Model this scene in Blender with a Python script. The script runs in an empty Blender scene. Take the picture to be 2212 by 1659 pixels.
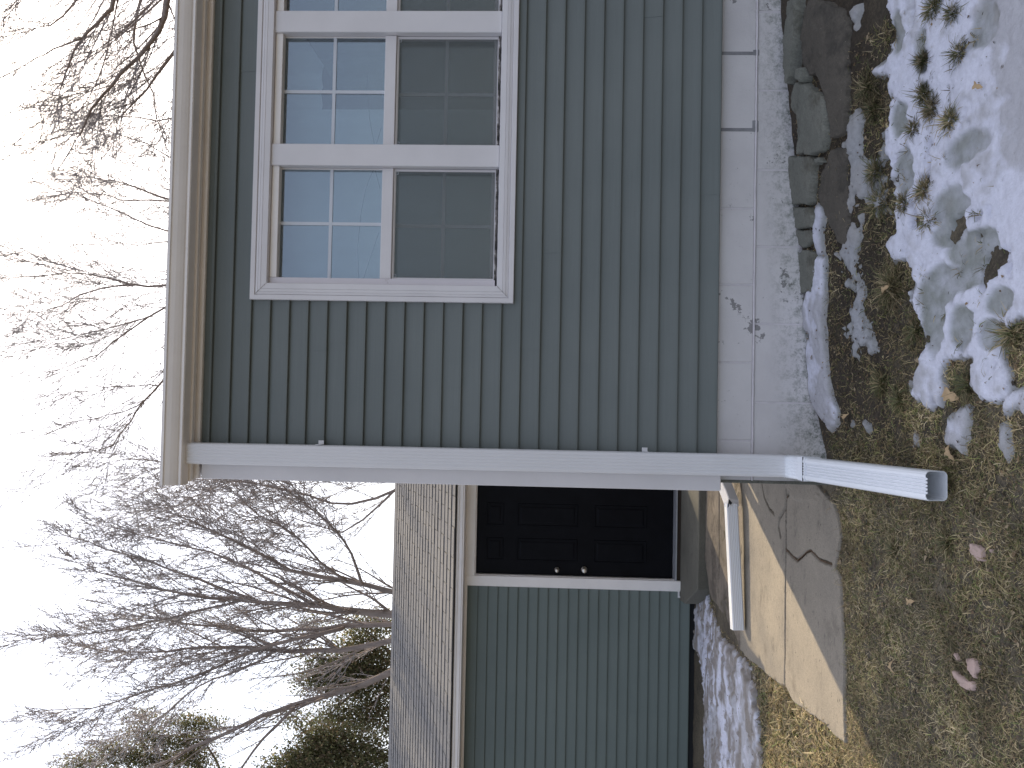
import bpy, bmesh, math, random
import numpy as np
from mathutils import Vector, Matrix
R_ = math.radians
random.seed(7); RNG = np.random.default_rng(11)
S = bpy.context.scene

# ------------------------------------------------------------------ camera
CAMH = 1.5
PSI, TH, RHO = R_(1.559), R_(2.154), R_(1.093)
FPX = 1662.0
F = Vector((math.sin(PSI)*math.cos(TH), math.cos(PSI)*math.cos(TH), math.sin(TH)))
RT = Vector((math.cos(PSI), -math.sin(PSI), 0)); UP = RT.cross(F)
R2 = math.cos(RHO)*RT + math.sin(RHO)*UP
U2 = -math.sin(RHO)*RT + math.cos(RHO)*UP
cd = bpy.data.cameras.new('camera'); cam = bpy.data.objects.new('camera', cd)
S.collection.objects.link(cam); S.camera = cam
cd.sensor_fit = 'HORIZONTAL'; cd.sensor_width = 36; cd.lens = 36*FPX/2212
cd.clip_start = .05; cd.clip_end = 2000
X = -U2; Y = R2; Z = -F                       # the photo was taken with the phone turned on its side
cam.matrix_world = Matrix(((X.x,Y.x,Z.x,0),(X.y,Y.y,Z.y,0),(X.z,Y.z,Z.z,CAMH),(0,0,0,1)))

# ------------------------------------------------------------------ sky, sun, exposure
SUN_AZ, SUN_EL = R_(23.0), R_(40.0)           # azimuth to the right of +Y
sdir = Vector((math.sin(SUN_AZ)*math.cos(SUN_EL), math.cos(SUN_AZ)*math.cos(SUN_EL), math.sin(SUN_EL)))
w = bpy.data.worlds.new('World'); S.world = w; w.use_nodes = True
nt = w.node_tree; nt.nodes.clear()
out = nt.nodes.new('ShaderNodeOutputWorld'); bg = nt.nodes.new('ShaderNodeBackground')
sky = nt.nodes.new('ShaderNodeTexSky'); sky.sky_type = 'NISHITA'; sky.sun_disc = False
sky.sun_elevation = SUN_EL; sky.sun_rotation = SUN_AZ; sky.altitude = 200
sky.air_density = 1.2; sky.dust_density = 3.0; sky.ozone_density = 1.0
bg.inputs[1].default_value = .09
# thin bright cloud veil on the sun's side of the sky
tc = nt.nodes.new('ShaderNodeTexCoord')
dot = nt.nodes.new('ShaderNodeVectorMath'); dot.operation = 'DOT_PRODUCT'; dot.inputs[1].default_value = sdir
nt.links.new(tc.outputs['Generated'], dot.inputs[0])
mr = nt.nodes.new('ShaderNodeMapRange'); mr.interpolation_type = 'SMOOTHSTEP'
mr.inputs[1].default_value = -.1; mr.inputs[2].default_value = .9; mr.inputs[3].default_value = 0; mr.inputs[4].default_value = 1
nt.links.new(dot.outputs['Value'], mr.inputs[0])
nz = nt.nodes.new('ShaderNodeTexNoise'); nz.inputs['Scale'].default_value = 2.2; nz.inputs['Detail'].default_value = 5
nt.links.new(tc.outputs['Generated'], nz.inputs['Vector'])
mn = nt.nodes.new('ShaderNodeMapRange'); mn.inputs[1].default_value = .3; mn.inputs[2].default_value = .7
mn.inputs[3].default_value = .86; mn.inputs[4].default_value = 1.1
nt.links.new(nz.outputs[0], mn.inputs[0])
mu = nt.nodes.new('ShaderNodeMath'); mu.operation = 'MULTIPLY'
nt.links.new(mr.outputs[0], mu.inputs[0]); nt.links.new(mn.outputs[0], mu.inputs[1])
veil = nt.nodes.new('ShaderNodeMix'); veil.data_type = 'RGBA'; veil.blend_type = 'ADD'; veil.inputs[0].default_value = 1
sc = nt.nodes.new('ShaderNodeVectorMath'); sc.operation = 'SCALE'; sc.inputs[0].default_value = (7, 7, 7.2)
nt.links.new(mu.outputs[0], sc.inputs['Scale'])
haze = nt.nodes.new('ShaderNodeMix'); haze.data_type = 'RGBA'; haze.blend_type = 'ADD'; haze.inputs[0].default_value = 1; haze.inputs[7].default_value = (3.7, 3.65, 4.15, 1)
nt.links.new(sky.outputs[0], haze.inputs[6]); nt.links.new(haze.outputs[2], veil.inputs[6]); nt.links.new(sc.outputs[0], veil.inputs[7])
nt.links.new(veil.outputs[2], bg.inputs[0]); nt.links.new(bg.outputs[0], out.inputs[0])
sl = bpy.data.lights.new('sun', 'SUN'); sun = bpy.data.objects.new('sun', sl); S.collection.objects.link(sun)
sl.energy = 4.8; sl.angle = R_(.5); sl.color = (1, .82, .56)
sun.rotation_euler = (-sdir).to_track_quat('-Z', 'Y').to_euler(); sun.location = (6, 14, 12)
S.view_settings.view_transform = 'Standard'; S.view_settings.look = 'None'
S.view_settings.exposure = .28; S.view_settings.gamma = 1

# ------------------------------------------------------------------ helpers
def ray(dx, dy):
    u = 1659-dy-829.5; v = dx-1106
    return F + R2*(u/FPX) - U2*(v/FPX)
def at(dx, dy, Yd):                            # photo point (2212 wide) at a distance Yd from the camera
    r = ray(dx, dy); t = Yd/r.y
    return Vector((r.x*t, Yd, CAMH + r.z*t))
def sstep(a, b, x):
    t = np.clip((x-a)/(b-a), 0, 1); return t*t*(3-2*t)
def hgt(x, y):                                 # lie of the land
    x = np.asarray(x, float); y = np.asarray(y, float)
    rise = (.05+.09*np.clip(x+.4, 0, 3))*sstep(2.3, 3.95, y)*sstep(-.5, .1, x)
    dip = -.09*sstep(6.3, 7.4, y)*(1-sstep(-.3, .6, x))
    return rise + dip
def gat(dx, dy, off=0.):
    r = ray(dx, dy); z = 0.
    for _ in range(8):
        t = (z+off-CAMH)/r.z; x, y = r.x*t, r.y*t
        z = float(hgt(x, y))
    return (x, y)
def _h(ix, iy, s):
    n = (ix*374761393 + iy*668265263 + s*1274126177) & 0xffffffff
    n = ((n ^ (n >> 13))*1274126177) & 0xffffffff
    return ((n ^ (n >> 16)) & 0xffff)/65535.0
def vnoise(x, y, s=0):
    x = np.asarray(x, float); y = np.asarray(y, float)
    ix = np.floor(x).astype(np.int64); iy = np.floor(y).astype(np.int64); fx = x-ix; fy = y-iy
    fx = fx*fx*(3-2*fx); fy = fy*fy*(3-2*fy)
    a = _h(ix, iy, s); b = _h(ix+1, iy, s); c = _h(ix, iy+1, s); d = _h(ix+1, iy+1, s)
    return (a*(1-fx)+b*fx)*(1-fy) + (c*(1-fx)+d*fx)*fy
def fbm(x, y, s=0, o=4):
    r = 0; a = .5; f = 1.
    for k in range(o):
        r = r + a*(vnoise(x*f, y*f, s+k*17)-.5)*2; a *= .5; f *= 2.03
    return r
def poly_sd(px, py, poly):                     # signed distance, positive inside
    P = np.array(poly); n = len(P); d = np.full(px.shape, 1e9); ins = np.zeros(px.shape, bool)
    for i in range(n):
        a = P[i]; b = P[(i+1) % n]; e = b-a
        wx = px-a[0]; wy = py-a[1]
        t = np.clip((wx*e[0]+wy*e[1])/(e@e+1e-12), 0, 1)
        d = np.minimum(d, np.hypot(wx-e[0]*t, wy-e[1]*t))
        c = ((a[1] <= py) & (b[1] > py)) | ((b[1] <= py) & (a[1] > py))
        xi = a[0] + (py-a[1])/(e[1] if abs(e[1]) > 1e-12 else 1e-12)*e[0]
        ins ^= c & (px < xi)
    return np.where(ins, d, -d)

COL = S.collection
def tag(o, label=None, cat=None, group=None, kind=None):
    if label: o['label'] = label
    if cat: o['category'] = cat
    if group: o['group'] = group
    if kind: o['kind'] = kind
    return o
def empty(name, loc=(0, 0, 0)):
    o = bpy.data.objects.new(name, None); COL.objects.link(o); o.location = loc
    o.empty_display_size = .1
    return o
def link(name, me, mat, parent=None, smooth=False):
    o = bpy.data.objects.new(name, me); COL.objects.link(o)
    if mat: me.materials.append(mat)
    if parent is not None:
        o.parent = parent
        off = Vector((0, 0, 0)); p = parent
        while p is not None: off = off + p.location; p = p.parent
        me.transform(Matrix.Translation(-off))
    if smooth: me.polygons.foreach_set('use_smooth', [True]*len(me.polygons))
    return o
def npmesh(name, verts, faces, k, col=None):   # faces: (n,k) int array
    me = bpy.data.meshes.new(name); verts = np.asarray(verts, np.float32); faces = np.asarray(faces, np.int32)
    me.vertices.add(len(verts)); me.vertices.foreach_set('co', verts.ravel())
    me.loops.add(faces.size); me.loops.foreach_set('vertex_index', faces.ravel())
    me.polygons.add(len(faces)); me.polygons.foreach_set('loop_start', np.arange(0, faces.size, k, dtype=np.int32))
    me.update(calc_edges=True); me.validate()
    if col is not None:
        a = me.color_attributes.new('tint', 'FLOAT_COLOR', 'POINT')
        c = np.ones((len(verts), 4), np.float32); c[:, :col.shape[1]] = col
        a.data.foreach_set('color', c.ravel())
    return me
class MB:
    def __init__(s): s.v = []; s.f = []
    def add(s, vs, fs):
        n = len(s.v); s.v += [tuple(v) for v in vs]; s.f += [tuple(n+i for i in f) for f in fs]; return s
    def box(s, x0, x1, y0, y1, z0, z1):
        return s.add([(x0,y0,z0),(x1,y0,z0),(x1,y1,z0),(x0,y1,z0),(x0,y0,z1),(x1,y0,z1),(x1,y1,z1),(x0,y1,z1)],
          [(0,3,2,1),(4,5,6,7),(0,1,5,4),(1,2,6,5),(2,3,7,6),(3,0,4,7)])
    def prism(s, prof, axis, a, b):            # closed profile swept along x ('x': (y,z)), y or z
        n = len(prof)
        def P(p, t): return (t, p[0], p[1]) if axis == 'x' else ((p[0], t, p[1]) if axis == 'y' else (p[0], p[1], t))
        return s.add([P(p, a) for p in prof]+[P(p, b) for p in prof],
          [tuple(range(n))[::-1], tuple(range(n, 2*n))]+[(i, (i+1) % n, n+(i+1) % n, n+i) for i in range(n)])
    def strip(s, prof, a, b):                  # open profile (y,z) swept along x
        n = len(prof)
        return s.add([(a, p[0], p[1]) for p in prof]+[(b, p[0], p[1]) for p in prof],
          [(i, i+1, n+i+1, n+i) for i in range(n-1)])
    def tube(s, pts, rad, k=6, cap=True):
        n0 = len(s.v); pts = [Vector(p) for p in pts]; m = len(pts); prev = None
        for i, p in enumerate(pts):
            d = (pts[min(i+1, m-1)]-pts[max(i-1, 0)]).normalized()
            a = d.orthogonal().normalized() if prev is None else (prev-d*prev.dot(d)).normalized()
            prev = a; b = d.cross(a); r = rad[i] if isinstance(rad, (list, tuple)) else rad
            for j in range(k):
                t = 2*math.pi*j/k; s.v.append(tuple(p+(a*math.cos(t)+b*math.sin(t))*r))
        for i in range(m-1):
            for j in range(k):
                s.f.append((n0+i*k+j, n0+i*k+(j+1) % k, n0+(i+1)*k+(j+1) % k, n0+(i+1)*k+j))
        if cap:
            s.f.append(tuple(n0+j for j in range(k))[::-1]); s.f.append(tuple(n0+(m-1)*k+j for j in range(k)))
        return s
    def build(s, name, mat, parent=None, bevel=0, smooth=False, seg=1, tri=False):
        me = bpy.data.meshes.new(name); me.from_pydata(s.v, [], s.f); me.update()
        bm = bmesh.new(); bm.from_mesh(me)
        if tri: bmesh.ops.triangulate(bm, faces=[f for f in bm.faces if len(f.verts) > 4], ngon_method='EAR_CLIP')
        bmesh.ops.recalc_face_normals(bm, faces=bm.faces); bm.to_mesh(me); bm.free()
        o = link(name, me, mat, parent, smooth)
        if bevel:
            m = o.modifiers.new('bevel', 'BEVEL'); m.width = bevel; m.segments = seg; m.limit_method = 'ANGLE'; m.angle_limit = R_(40)
        return o

# ------------------------------------------------------------------ materials
def mat(name): 
    m = bpy.data.materials.new(name); m.use_nodes = True; n = m.node_tree
    return m, n, n.nodes['Principled BSDF']
def N(n, t, **k):
    x = n.nodes.new(t)
    for a, b in k.items(): setattr(x, a, b)
    return x
def noise(n, scale, detail=4, rough=.55, vec=None, stretch=None):
    x = N(n, 'ShaderNodeTexNoise'); x.inputs['Scale'].default_value = scale; x.inputs['Detail'].default_value = detail
    x.inputs['Roughness'].default_value = rough
    c = N(n, 'ShaderNodeTexCoord')
    if stretch:
        mp = N(n, 'ShaderNodeMapping'); mp.inputs['Scale'].default_value = stretch
        n.links.new(c.outputs['Object'], mp.inputs[0]); n.links.new(mp.outputs[0], x.inputs['Vector'])
    else: n.links.new(c.outputs['Object'], x.inputs['Vector'])
    return x.outputs[0]
def ramp(n, src, stops):
    r = N(n, 'ShaderNodeValToRGB'); e = r.color_ramp.elements
    while len(e) < len(stops): e.new(.5)
    for i, (p, c) in enumerate(stops):
        e[i].position = p; e[i].color = (c[0], c[1], c[2], 1) if not isinstance(c, (int, float)) else (c, c, c, 1)
    n.links.new(src, r.inputs[0]); return r.outputs[0]
def mixc(n, a, b, fac, blend='MIX'):
    m = N(n, 'ShaderNodeMix', data_type='RGBA', blend_type=blend)
    for s_, v in ((0, fac), (6, a), (7, b)):
        if isinstance(v, (int, float)): m.inputs[s_].default_value = v
        elif isinstance(v, tuple): m.inputs[s_].default_value = (*v, 1)
        else: n.links.new(v, m.inputs[s_])
    return m.outputs[2]
def bump(n, b, src, dist, strength=1.):
    x = N(n, 'ShaderNodeBump'); x.inputs['Distance'].default_value = dist; x.inputs['Strength'].default_value = strength
    n.links.new(src, x.inputs['Height']); n.links.new(x.outputs[0], b.inputs['Normal'])
def simple(name, c, rough=.5, var=.12, scale=6, bd=0, bs=60, stretch=None, metal=0):
    m, n, b = mat(name)
    f = noise(n, scale, 5, .6, stretch=stretch)
    lo = tuple(v*(1-var) for v in c); hi = tuple(min(1, v*(1+var)) for v in c)
    n.links.new(ramp(n, f, [(.3, lo), (.7, hi)]), b.inputs['Base Color'])
    b.inputs['Roughness'].default_value = rough; b.inputs['Metallic'].default_value = metal
    if bd: bump(n, b, noise(n, bs, 4, .6, stretch=stretch), bd)
    return m
M = {}
# siding: embossed vinyl, slightly chalky
m, n, b = mat('siding_vinyl')
f1 = noise(n, 1.3, 4, .6); f2 = noise(n, 30, 6, .65, stretch=(.1, 1, 3.2))
c = mixc(n, ramp(n, f1, [(.3, (.132, .154, .150)), (.7, (.160, .182, .176))]), ramp(n, f2, [(.35, .93), (.65, 1.04)]), .5, 'MULTIPLY')
sp = ramp(n, noise(n, 55, 3, .5), [(.70, 0.), (.78, 1.)])
c = mixc(n, c, (.30, .31, .30), mixc(n, (0, 0, 0), sp, .12))
n.links.new(c, b.inputs['Base Color']); b.inputs['Roughness'].default_value = .5
bump(n, b, noise(n, 30, 5, .6, stretch=(.08, 1, 1.6)), .0012); M['siding'] = m
m2 = m.copy(); m2.name = 'garage_siding_vinyl'; M['siding2'] = m2
for nd in m2.node_tree.nodes:
    if nd.type == 'VALTORGB' and abs(nd.color_ramp.elements[0].color[0]-.132) < 1e-3:
        nd.color_ramp.elements[0].color = (.112, .142, .130, 1); nd.color_ramp.elements[1].color = (.135, .167, .152, 1)
M['trim'] = simple('white_trim', (.74, .725, .74), .42, .05, 3, .0003, 40)
M['cream'] = simple('cream_aluminium', (.92, .885, .86), .38, .05, 3, .0003, 30)
M['spout'] = simple('white_enamelled_aluminium', (.76, .76, .78), .42, .03, 2)
M['spout2'] = simple('bright_white_aluminium', (.82, .84, .87), .34, .03, 2)
M['dark'] = simple('dark_recess', (.015, .016, .018), .8)
M['inside'] = simple('spout_inside', (.12, .15, .19), .5)
# dirty frame vinyl
m, n, b = mat('weathered_frame')
d = ramp(n, noise(n, 9, 8, .75, stretch=(.6, 1, 1)), [(.60, 0.), (.70, 1.)])
n.links.new(mixc(n, (.72, .69, .73), (.35, .30, .27), mixc(n, (0, 0, 0), d, .5)), b.inputs['Base Color'])
b.inputs['Roughness'].default_value = .45; M['frame'] = m
m, n, b = mat('caulk_grime')
n.links.new(ramp(n, noise(n, 26, 8, .75), [(.44, (.03, .028, .025)), (.52, (.30, .27, .25)), (.6, (.55, .52, .52))]), b.inputs['Base Color']); M['grime'] = m
# painted block
m, n, b = mat('painted_block')
g = N(n, 'ShaderNodeNewGeometry'); sx = N(n, 'ShaderNodeSeparateXYZ'); n.links.new(g.outputs['Position'], sx.inputs[0])
lowz = N(n, 'ShaderNodeMapRange'); lowz.inputs[1].default_value = .30; lowz.inputs[2].default_value = .07
lx = N(n, 'ShaderNodeMath', operation='MULTIPLY_ADD'); lx.inputs[1].default_value = -.075; n.links.new(sx.outputs[0], lx.inputs[0]); n.links.new(sx.outputs[2], lx.inputs[2])
n.links.new(lx.outputs[0], lowz.inputs[0])
pit = ramp(n, noise(n, 60, 4, .7), [(.66, 0.), (.74, 1.)])
pit2 = ramp(n, noise(n, 15, 7, .8), [(.66, 0.), (.71, 1.)])
peel = ramp(n, noise(n, 4.5, 6, .7), [(.635, 0.), (.645, 1.)])
base = ramp(n, noise(n, 2.2, 5, .6), [(.3, (.58, .56, .565)), (.7, (.70, .68, .68))])
c = mixc(n, base, (.26, .25, .25), mixc(n, (0, 0, 0), pit, .5))
c = mixc(n, c, (.15, .15, .15), mixc(n, (0, 0, 0), pit2, .8))
c = mixc(n, c, (.27, .26, .26), peel)
st = N(n, 'ShaderNodeMath', operation='MULTIPLY'); n.links.new(lowz.outputs[0], st.inputs[0])
n.links.new(ramp(n, noise(n, 24, 9, .85), [(.46, .0), (.62, 1.15)]), st.inputs[1])
st.use_clamp = True
c = mixc(n, c, (.11, .13, .10), st.outputs[0])
n.links.new(c, b.inputs['Base Color']); b.inputs['Roughness'].default_value = .75
bump(n, b, noise(n, 70, 6, .7), .002); M['block'] = m
M['mortar'] = simple('grey_mortar', (.24, .24, .25), .9, .2, 20, .001)
M['mortar_white'] = simple('painted_mortar', (.63, .60, .62), .8, .08, 20, .001)
# concrete
def concrete(name, lo, hi, dirt, dpos=.6, spk=True):
    m, n, b = mat(name)
    c = ramp(n, noise(n, 2.3, 6, .65), [(.3, lo), (.7, hi)])
    c = mixc(n, c, ramp(n, noise(n, 160, 3, .6), [(.3, .72), (.7, 1.2)]), .8, 'MULTIPLY')
    c = mixc(n, c, dirt, ramp(n, noise(n, 3.4, 9, .75), [(dpos, 0.), (dpos+.12, .8)]))
    if spk:
        c = mixc(n, c, (.05, .045, .035), ramp(n, noise(n, 38, 6, .8, stretch=(.7, 1, 1)), [(.615, 0.), (.65, .9)]))
        c = mixc(n, c, tuple(v*.55 for v in lo), ramp(n, noise(n, 9, 9, .8, stretch=(.5, 1, 1)), [(.55, 0.), (.66, .7)]))
        c = mixc(n, c, (.42, .38, .31), ramp(n, noise(n, 75, 4, .7), [(.68, 0.), (.72, .6)]))
    n.links.new(c, b.inputs['Base Color']); b.inputs['Roughness'].default_value = .85
    bump(n, b, noise(n, 120, 6, .7), .003); return m
M['path'] = concrete('path_concrete', (.215, .19, .155), (.285, .25, .20), (.14, .12, .095), .56)
M['path_dirty'] = concrete('dirty_concrete', (.13, .11, .088), (.26, .215, .165), (.07, .057, .045), .48)
M['stoop'] = concrete('stoop_concrete', (.11, .105, .085), (.17, .16, .13), (.10, .09, .07), .58)
M['chunk'] = concrete('broken_concrete', (.125, .13, .11), (.20, .20, .17), (.075, .07, .05), .52)
M['mud'] = concrete('muddy_slab', (.07, .062, .05), (.115, .10, .08), (.04, .036, .03), .5, True)
M['brick'] = simple('pink_paver', (.42, .31, .27), .9, .15, 12, .002)
# ground
m, n, b = mat('winter_soil')
c = ramp(n, noise(n, 3.0, 8, .7), [(.3, (.055, .045, .033)), (.5, (.115, .095, .064)), (.7, (.155, .13, .085))])
c = mixc(n, c, ramp(n, noise(n, 70, 6, .75), [(.3, .35), (.5, .9), (.72, 1.8)]), .9, 'MULTIPLY')
c = mixc(n, c, (.30, .24, .15), ramp(n, noise(n, 120, 3, .6), [(.68, 0.), (.74, .8)]))
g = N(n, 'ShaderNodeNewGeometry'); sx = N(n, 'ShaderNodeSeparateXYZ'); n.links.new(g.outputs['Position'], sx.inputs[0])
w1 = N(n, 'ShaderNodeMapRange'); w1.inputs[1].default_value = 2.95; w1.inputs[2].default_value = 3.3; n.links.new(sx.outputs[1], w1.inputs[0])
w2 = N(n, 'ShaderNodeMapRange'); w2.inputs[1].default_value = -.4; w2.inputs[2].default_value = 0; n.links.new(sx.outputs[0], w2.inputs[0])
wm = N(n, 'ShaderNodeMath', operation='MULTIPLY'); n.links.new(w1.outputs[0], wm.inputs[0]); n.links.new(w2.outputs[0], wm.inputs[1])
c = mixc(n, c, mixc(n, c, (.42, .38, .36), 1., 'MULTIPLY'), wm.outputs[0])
n.links.new(c, b.inputs['Base Color']); b.inputs['Roughness'].default_value = .9
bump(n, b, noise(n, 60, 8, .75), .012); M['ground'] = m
# snow
m, n, b = mat('old_snow')
a = N(n, 'ShaderNodeAttribute'); a.attribute_name = 'tint'
c = mixc(n, a.outputs['Color'], ramp(n, noise(n, 40, 6, .7), [(.35, .86), (.6, 1.03)]), .8, 'MULTIPLY')
c = mixc(n, c, (.10, .085, .06), ramp(n, noise(n, 30, 8, .85), [(.635, 0.), (.67, 1.)]))
n.links.new(c, b.inputs['Base Color']); b.inputs['Roughness'].default_value = .6
b.inputs['Subsurface Weight'].default_value = .0
bump(n, b, noise(n, 70, 8, .75), .007); M['snow'] = m
# tinted foliage
def tinted(name, rough=.8, tr=0):
    m, n, b = mat(name); a = N(n, 'ShaderNodeAttribute'); a.attribute_name = 'tint'
    n.links.new(a.outputs['Color'], b.inputs['Base Color']); b.inputs['Roughness'].default_value = rough
    if tr:
        t = N(n, 'ShaderNodeBsdfTranslucent'); n.links.new(a.outputs['Color'], t.inputs[0])
        mx = N(n, 'ShaderNodeMixShader'); mx.inputs[0].default_value = tr
        n.links.new(b.outputs[0], mx.inputs[1]); n.links.new(t.outputs[0], mx.inputs[2])
        n.links.new(mx.outputs[0], n.nodes['Material Output'].inputs[0])
    return m
M['grass'] = tinted('dry_grass', .7, .25); M['needle'] = tinted('evergreen_sprays', .7, .55)
M['bark'] = simple('grey_brown_bark', (.30, .25, .225), .9, .25, 9, .004, 30, (1, 1, .3))
M['twig'] = simple('purple_brown_twigs', (.36, .335, .335), .85, .2, 4)
M['bud'] = simple('red_buds', (.26, .18, .17), .8, .2, 4)
M['leaf'] = simple('tan_dead_leaf', (.42, .30, .17), .8, .2, 20, .001)
M['shingle'] = simple('asphalt_shingle', (.158, .155, .155), .95, .22, 70, .001, 250)
M['door'] = simple('black_painted_door', (.006, .0065, .009), .42, .2, 6, .0004, 20)
M['door'].node_tree.nodes['Principled BSDF'].inputs['Specular IOR Level'].default_value = .07
M['chrome'] = simple('satin_nickel', (.62, .58, .52), .3, .1, 8, metal=1)
M['alu'] = simple('aluminium_threshold', (.42, .43, .46), .4, .1, 8, metal=.6)
M['curtain'] = simple('pale_curtain', (.70, .74, .74), .9, .12, 3)
M['room'] = simple('dim_room', (.10, .10, .10), .9, .2, 2)
M['muntin'] = simple('white_muntin', (.62, .66, .72), .5, .04, 5)
def glass(name, refl, tint):
    m, n, b = mat(name); n.nodes.remove(b)
    g = N(n, 'ShaderNodeBsdfGlossy'); g.inputs['Roughness'].default_value = .015; g.inputs['Color'].default_value = (.58, .63, .69, 1)
    t = N(n, 'ShaderNodeBsdfTransparent'); t.inputs['Color'].default_value = (*tint, 1)
    mx = N(n, 'ShaderNodeMixShader'); mx.inputs[0].default_value = refl
    nn = noise(n, 1.4, 2); bp = N(n, 'ShaderNodeBump'); bp.inputs['Distance'].default_value = .0025; n.links.new(nn, bp.inputs['Height'])
    n.links.new(bp.outputs[0], g.inputs['Normal'])
    n.links.new(t.outputs[0], mx.inputs[1]); n.links.new(g.outputs[0], mx.inputs[2])
    n.links.new(mx.outputs[0], n.nodes['Material Output'].inputs[0]); return m
M['glass'] = glass('window_glass', .26, (.80, .86, .88))
m, n, b = mat('insect_screen'); t = N(n, 'ShaderNodeBsdfTransparent'); mx = N(n, 'ShaderNodeMixShader'); mx.inputs[0].default_value = .40
b.inputs['Base Color'].default_value = (.19, .215, .21, 1); b.inputs['Roughness'].default_value = .6
n.links.new(t.outputs[0], mx.inputs[1]); n.links.new(b.outputs[0], mx.inputs[2]); n.links.new(mx.outputs[0], n.nodes['Material Output'].inputs[0]); M['screen'] = m

# ------------------------------------------------------------------ ground, path
def axis(lo, a, b, hi, st):
    L = []; x = a; s = st
    while x > lo: s *= 1.5; x -= s; L.append(max(x, lo))
    Rr = []; x = b; s = st
    while x < hi: s *= 1.5; x += s; Rr.append(min(x, hi))
    return np.array(L[::-1]+list(np.arange(a, b+st/2, st))+Rr)
xs = axis(-400, -3.6, 3.4, 400, .02); ys = axis(-300, 1.7, 8.4, 900, .02)
gx, gy = np.meshgrid(xs, ys); 
near = ((gx > -5) & (gx < 5) & (gy > 0) & (gy < 9)).astype(float)
gz = hgt(gx, gy) + near*(.012*fbm(gx*2.2, gy*2.2, 3) + .009*fbm(gx*14, gy*14, 5))
nx, ny = len(xs), len(ys)
idx = np.arange(nx*ny).reshape(ny, nx)
fc = np.stack([idx[:-1, :-1], idx[:-1, 1:], idx[1:, 1:], idx[1:, :-1]], -1).reshape(-1, 4)
me = npmesh('ground', np.stack([gx.ravel(), gy.ravel(), gz.ravel()], 1), fc, 4)
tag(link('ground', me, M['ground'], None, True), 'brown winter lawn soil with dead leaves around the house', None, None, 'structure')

FX = -.375                                     # left face of the house foundation
edge_near = [(1760,1040),(1799,1084),(1810,1116),(1815,1157),(1809,1200),(1804,1222),(1814,1245),(1817,1295),(1819,1340),(1823,1406),(1822,1500),(1825,1606)]
edge_left = [(1804,1592),(1781,1563),(1758,1549),(1735,1533),(1715,1519),(1705,1502),(1695,1487),(1676,1475),(1658,1459),(1640,1442),(1618,1426),(1591,1403),(1565,1373),(1548,1352)]
PZ = .016
near_w = [gat(a, b, PZ) for a, b in edge_near]; left_w = [gat(a, b, PZ) for a, b in edge_left]
JY = gat(1697, 1250, PZ)[1]
def slab(mb, poly, z0, z1):
    n = len(poly); mb.prism([(p[0], p[1]) for p in poly], 'z', z0, z1)
def jit(poly, amp=.006, step=.05):
    o = []
    for i, p in enumerate(poly):
        q = poly[(i+1) % len(poly)]; L = math.dist(p, q); k = max(1, int(L/step))
        for j in range(k):
            t = j/k; o.append((p[0]+(q[0]-p[0])*t+random.uniform(-amp, amp), p[1]+(q[1]-p[1])*t+random.uniform(-amp, amp)))
    return o
def line_d(gx, gy, pts):
    d = np.full(gx.shape, 9.)
    for a, b_ in zip(pts[:-1], pts[1:]):
        ex, ey = b_[0]-a[0], b_[1]-a[1]; t = np.clip(((gx-a[0])*ex+(gy-a[1])*ey)/(ex*ex+ey*ey+1e-9), 0, 1)
        d = np.minimum(d, np.hypot(gx-a[0]-ex*t, gy-a[1]-ey*t))
    return d
def sheet(polys, top, cracks, st=.007, rough=None, drop=.09, edge=.012):
    X_ = [p[0] for P in polys for p in P]; Y_ = [p[1] for P in polys for p in P]
    xs = np.arange(min(X_)-.03, max(X_)+.03, st); ys = np.arange(min(Y_)-.03, max(Y_)+.03, st); gx, gy = np.meshgrid(xs, ys)
    n1 = fbm(gx*9, gy*9, 161, 4); n2 = fbm(gx*45, gy*45, 167, 3)
    sd = np.full(gx.shape, -9.)
    for P in polys: sd = np.maximum(sd, poly_sd(gx, gy, P))
    sd = sd+edge*n1+.004*n2-.006
    z = top+.0012*n2+.003*n1
    if rough is not None:
        rr = sstep(-.01, .02, poly_sd(gx, gy, rough)+.02*n1); z = z+rr*(.010*np.abs(n2)+.006*n1+.004)
    for pts, wd in cracks:
        d = line_d(gx, gy, pts)+.35*wd*n2; z = z-.03*(1-sstep(wd*.35, wd, d))
    z = np.where(sd > 0, z, np.maximum(top+sd*5, top-drop))
    ny, nx = gx.shape; idx = np.arange(nx*ny).reshape(ny, nx); keep = sd > -.02
    kf = keep[:-1, :-1] & keep[:-1, 1:] & keep[1:, 1:] & keep[1:, :-1]
    fc = np.stack([idx[:-1, :-1], idx[:-1, 1:], idx[1:, 1:], idx[1:, :-1]], -1)[kf]
    used, inv = np.unique(fc, return_inverse=True)
    return npmesh('path', np.stack([gx.ravel(), gy.ravel(), z.ravel()], 1)[used], inv.reshape(-1, 4), 4)
BY = gat(1600, 1250, PZ)[1]; jl = gat(1697, 1484, PZ)[0]
crk = [gat(a, b_, PZ) for a, b_ in ((1697, 1186), (1708, 1198), (1722, 1211), (1731, 1204), (1742, 1193), (1750, 1189), (1760, 1198), (1771, 1210), (1782, 1214), (1796, 1219))]
crA = [gat(a, b_, PZ) for a, b_ in ((1644, 1036), (1651, 1073), (1662, 1100), (1672, 1110))]
crB = [gat(a, b_, PZ) for a, b_ in ((1706, 1062), (1700, 1072), (1696, 1097), (1684, 1120), (1682, 1138), (1686, 1158))]
whole = [(FX-.01, 4.03), (FX-.01, BY), (left_w[-3][0]+.02, BY)] + [p for p in left_w if p[1] < BY-.01][::-1] + near_w[::-1]
rub = [gat(a, b_, PZ) for a, b_ in ((1690, 1030), (1703, 1060), (1708, 1078), (1745, 1084), (1795, 1092), (1800, 1060), (1796, 1030))]
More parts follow.
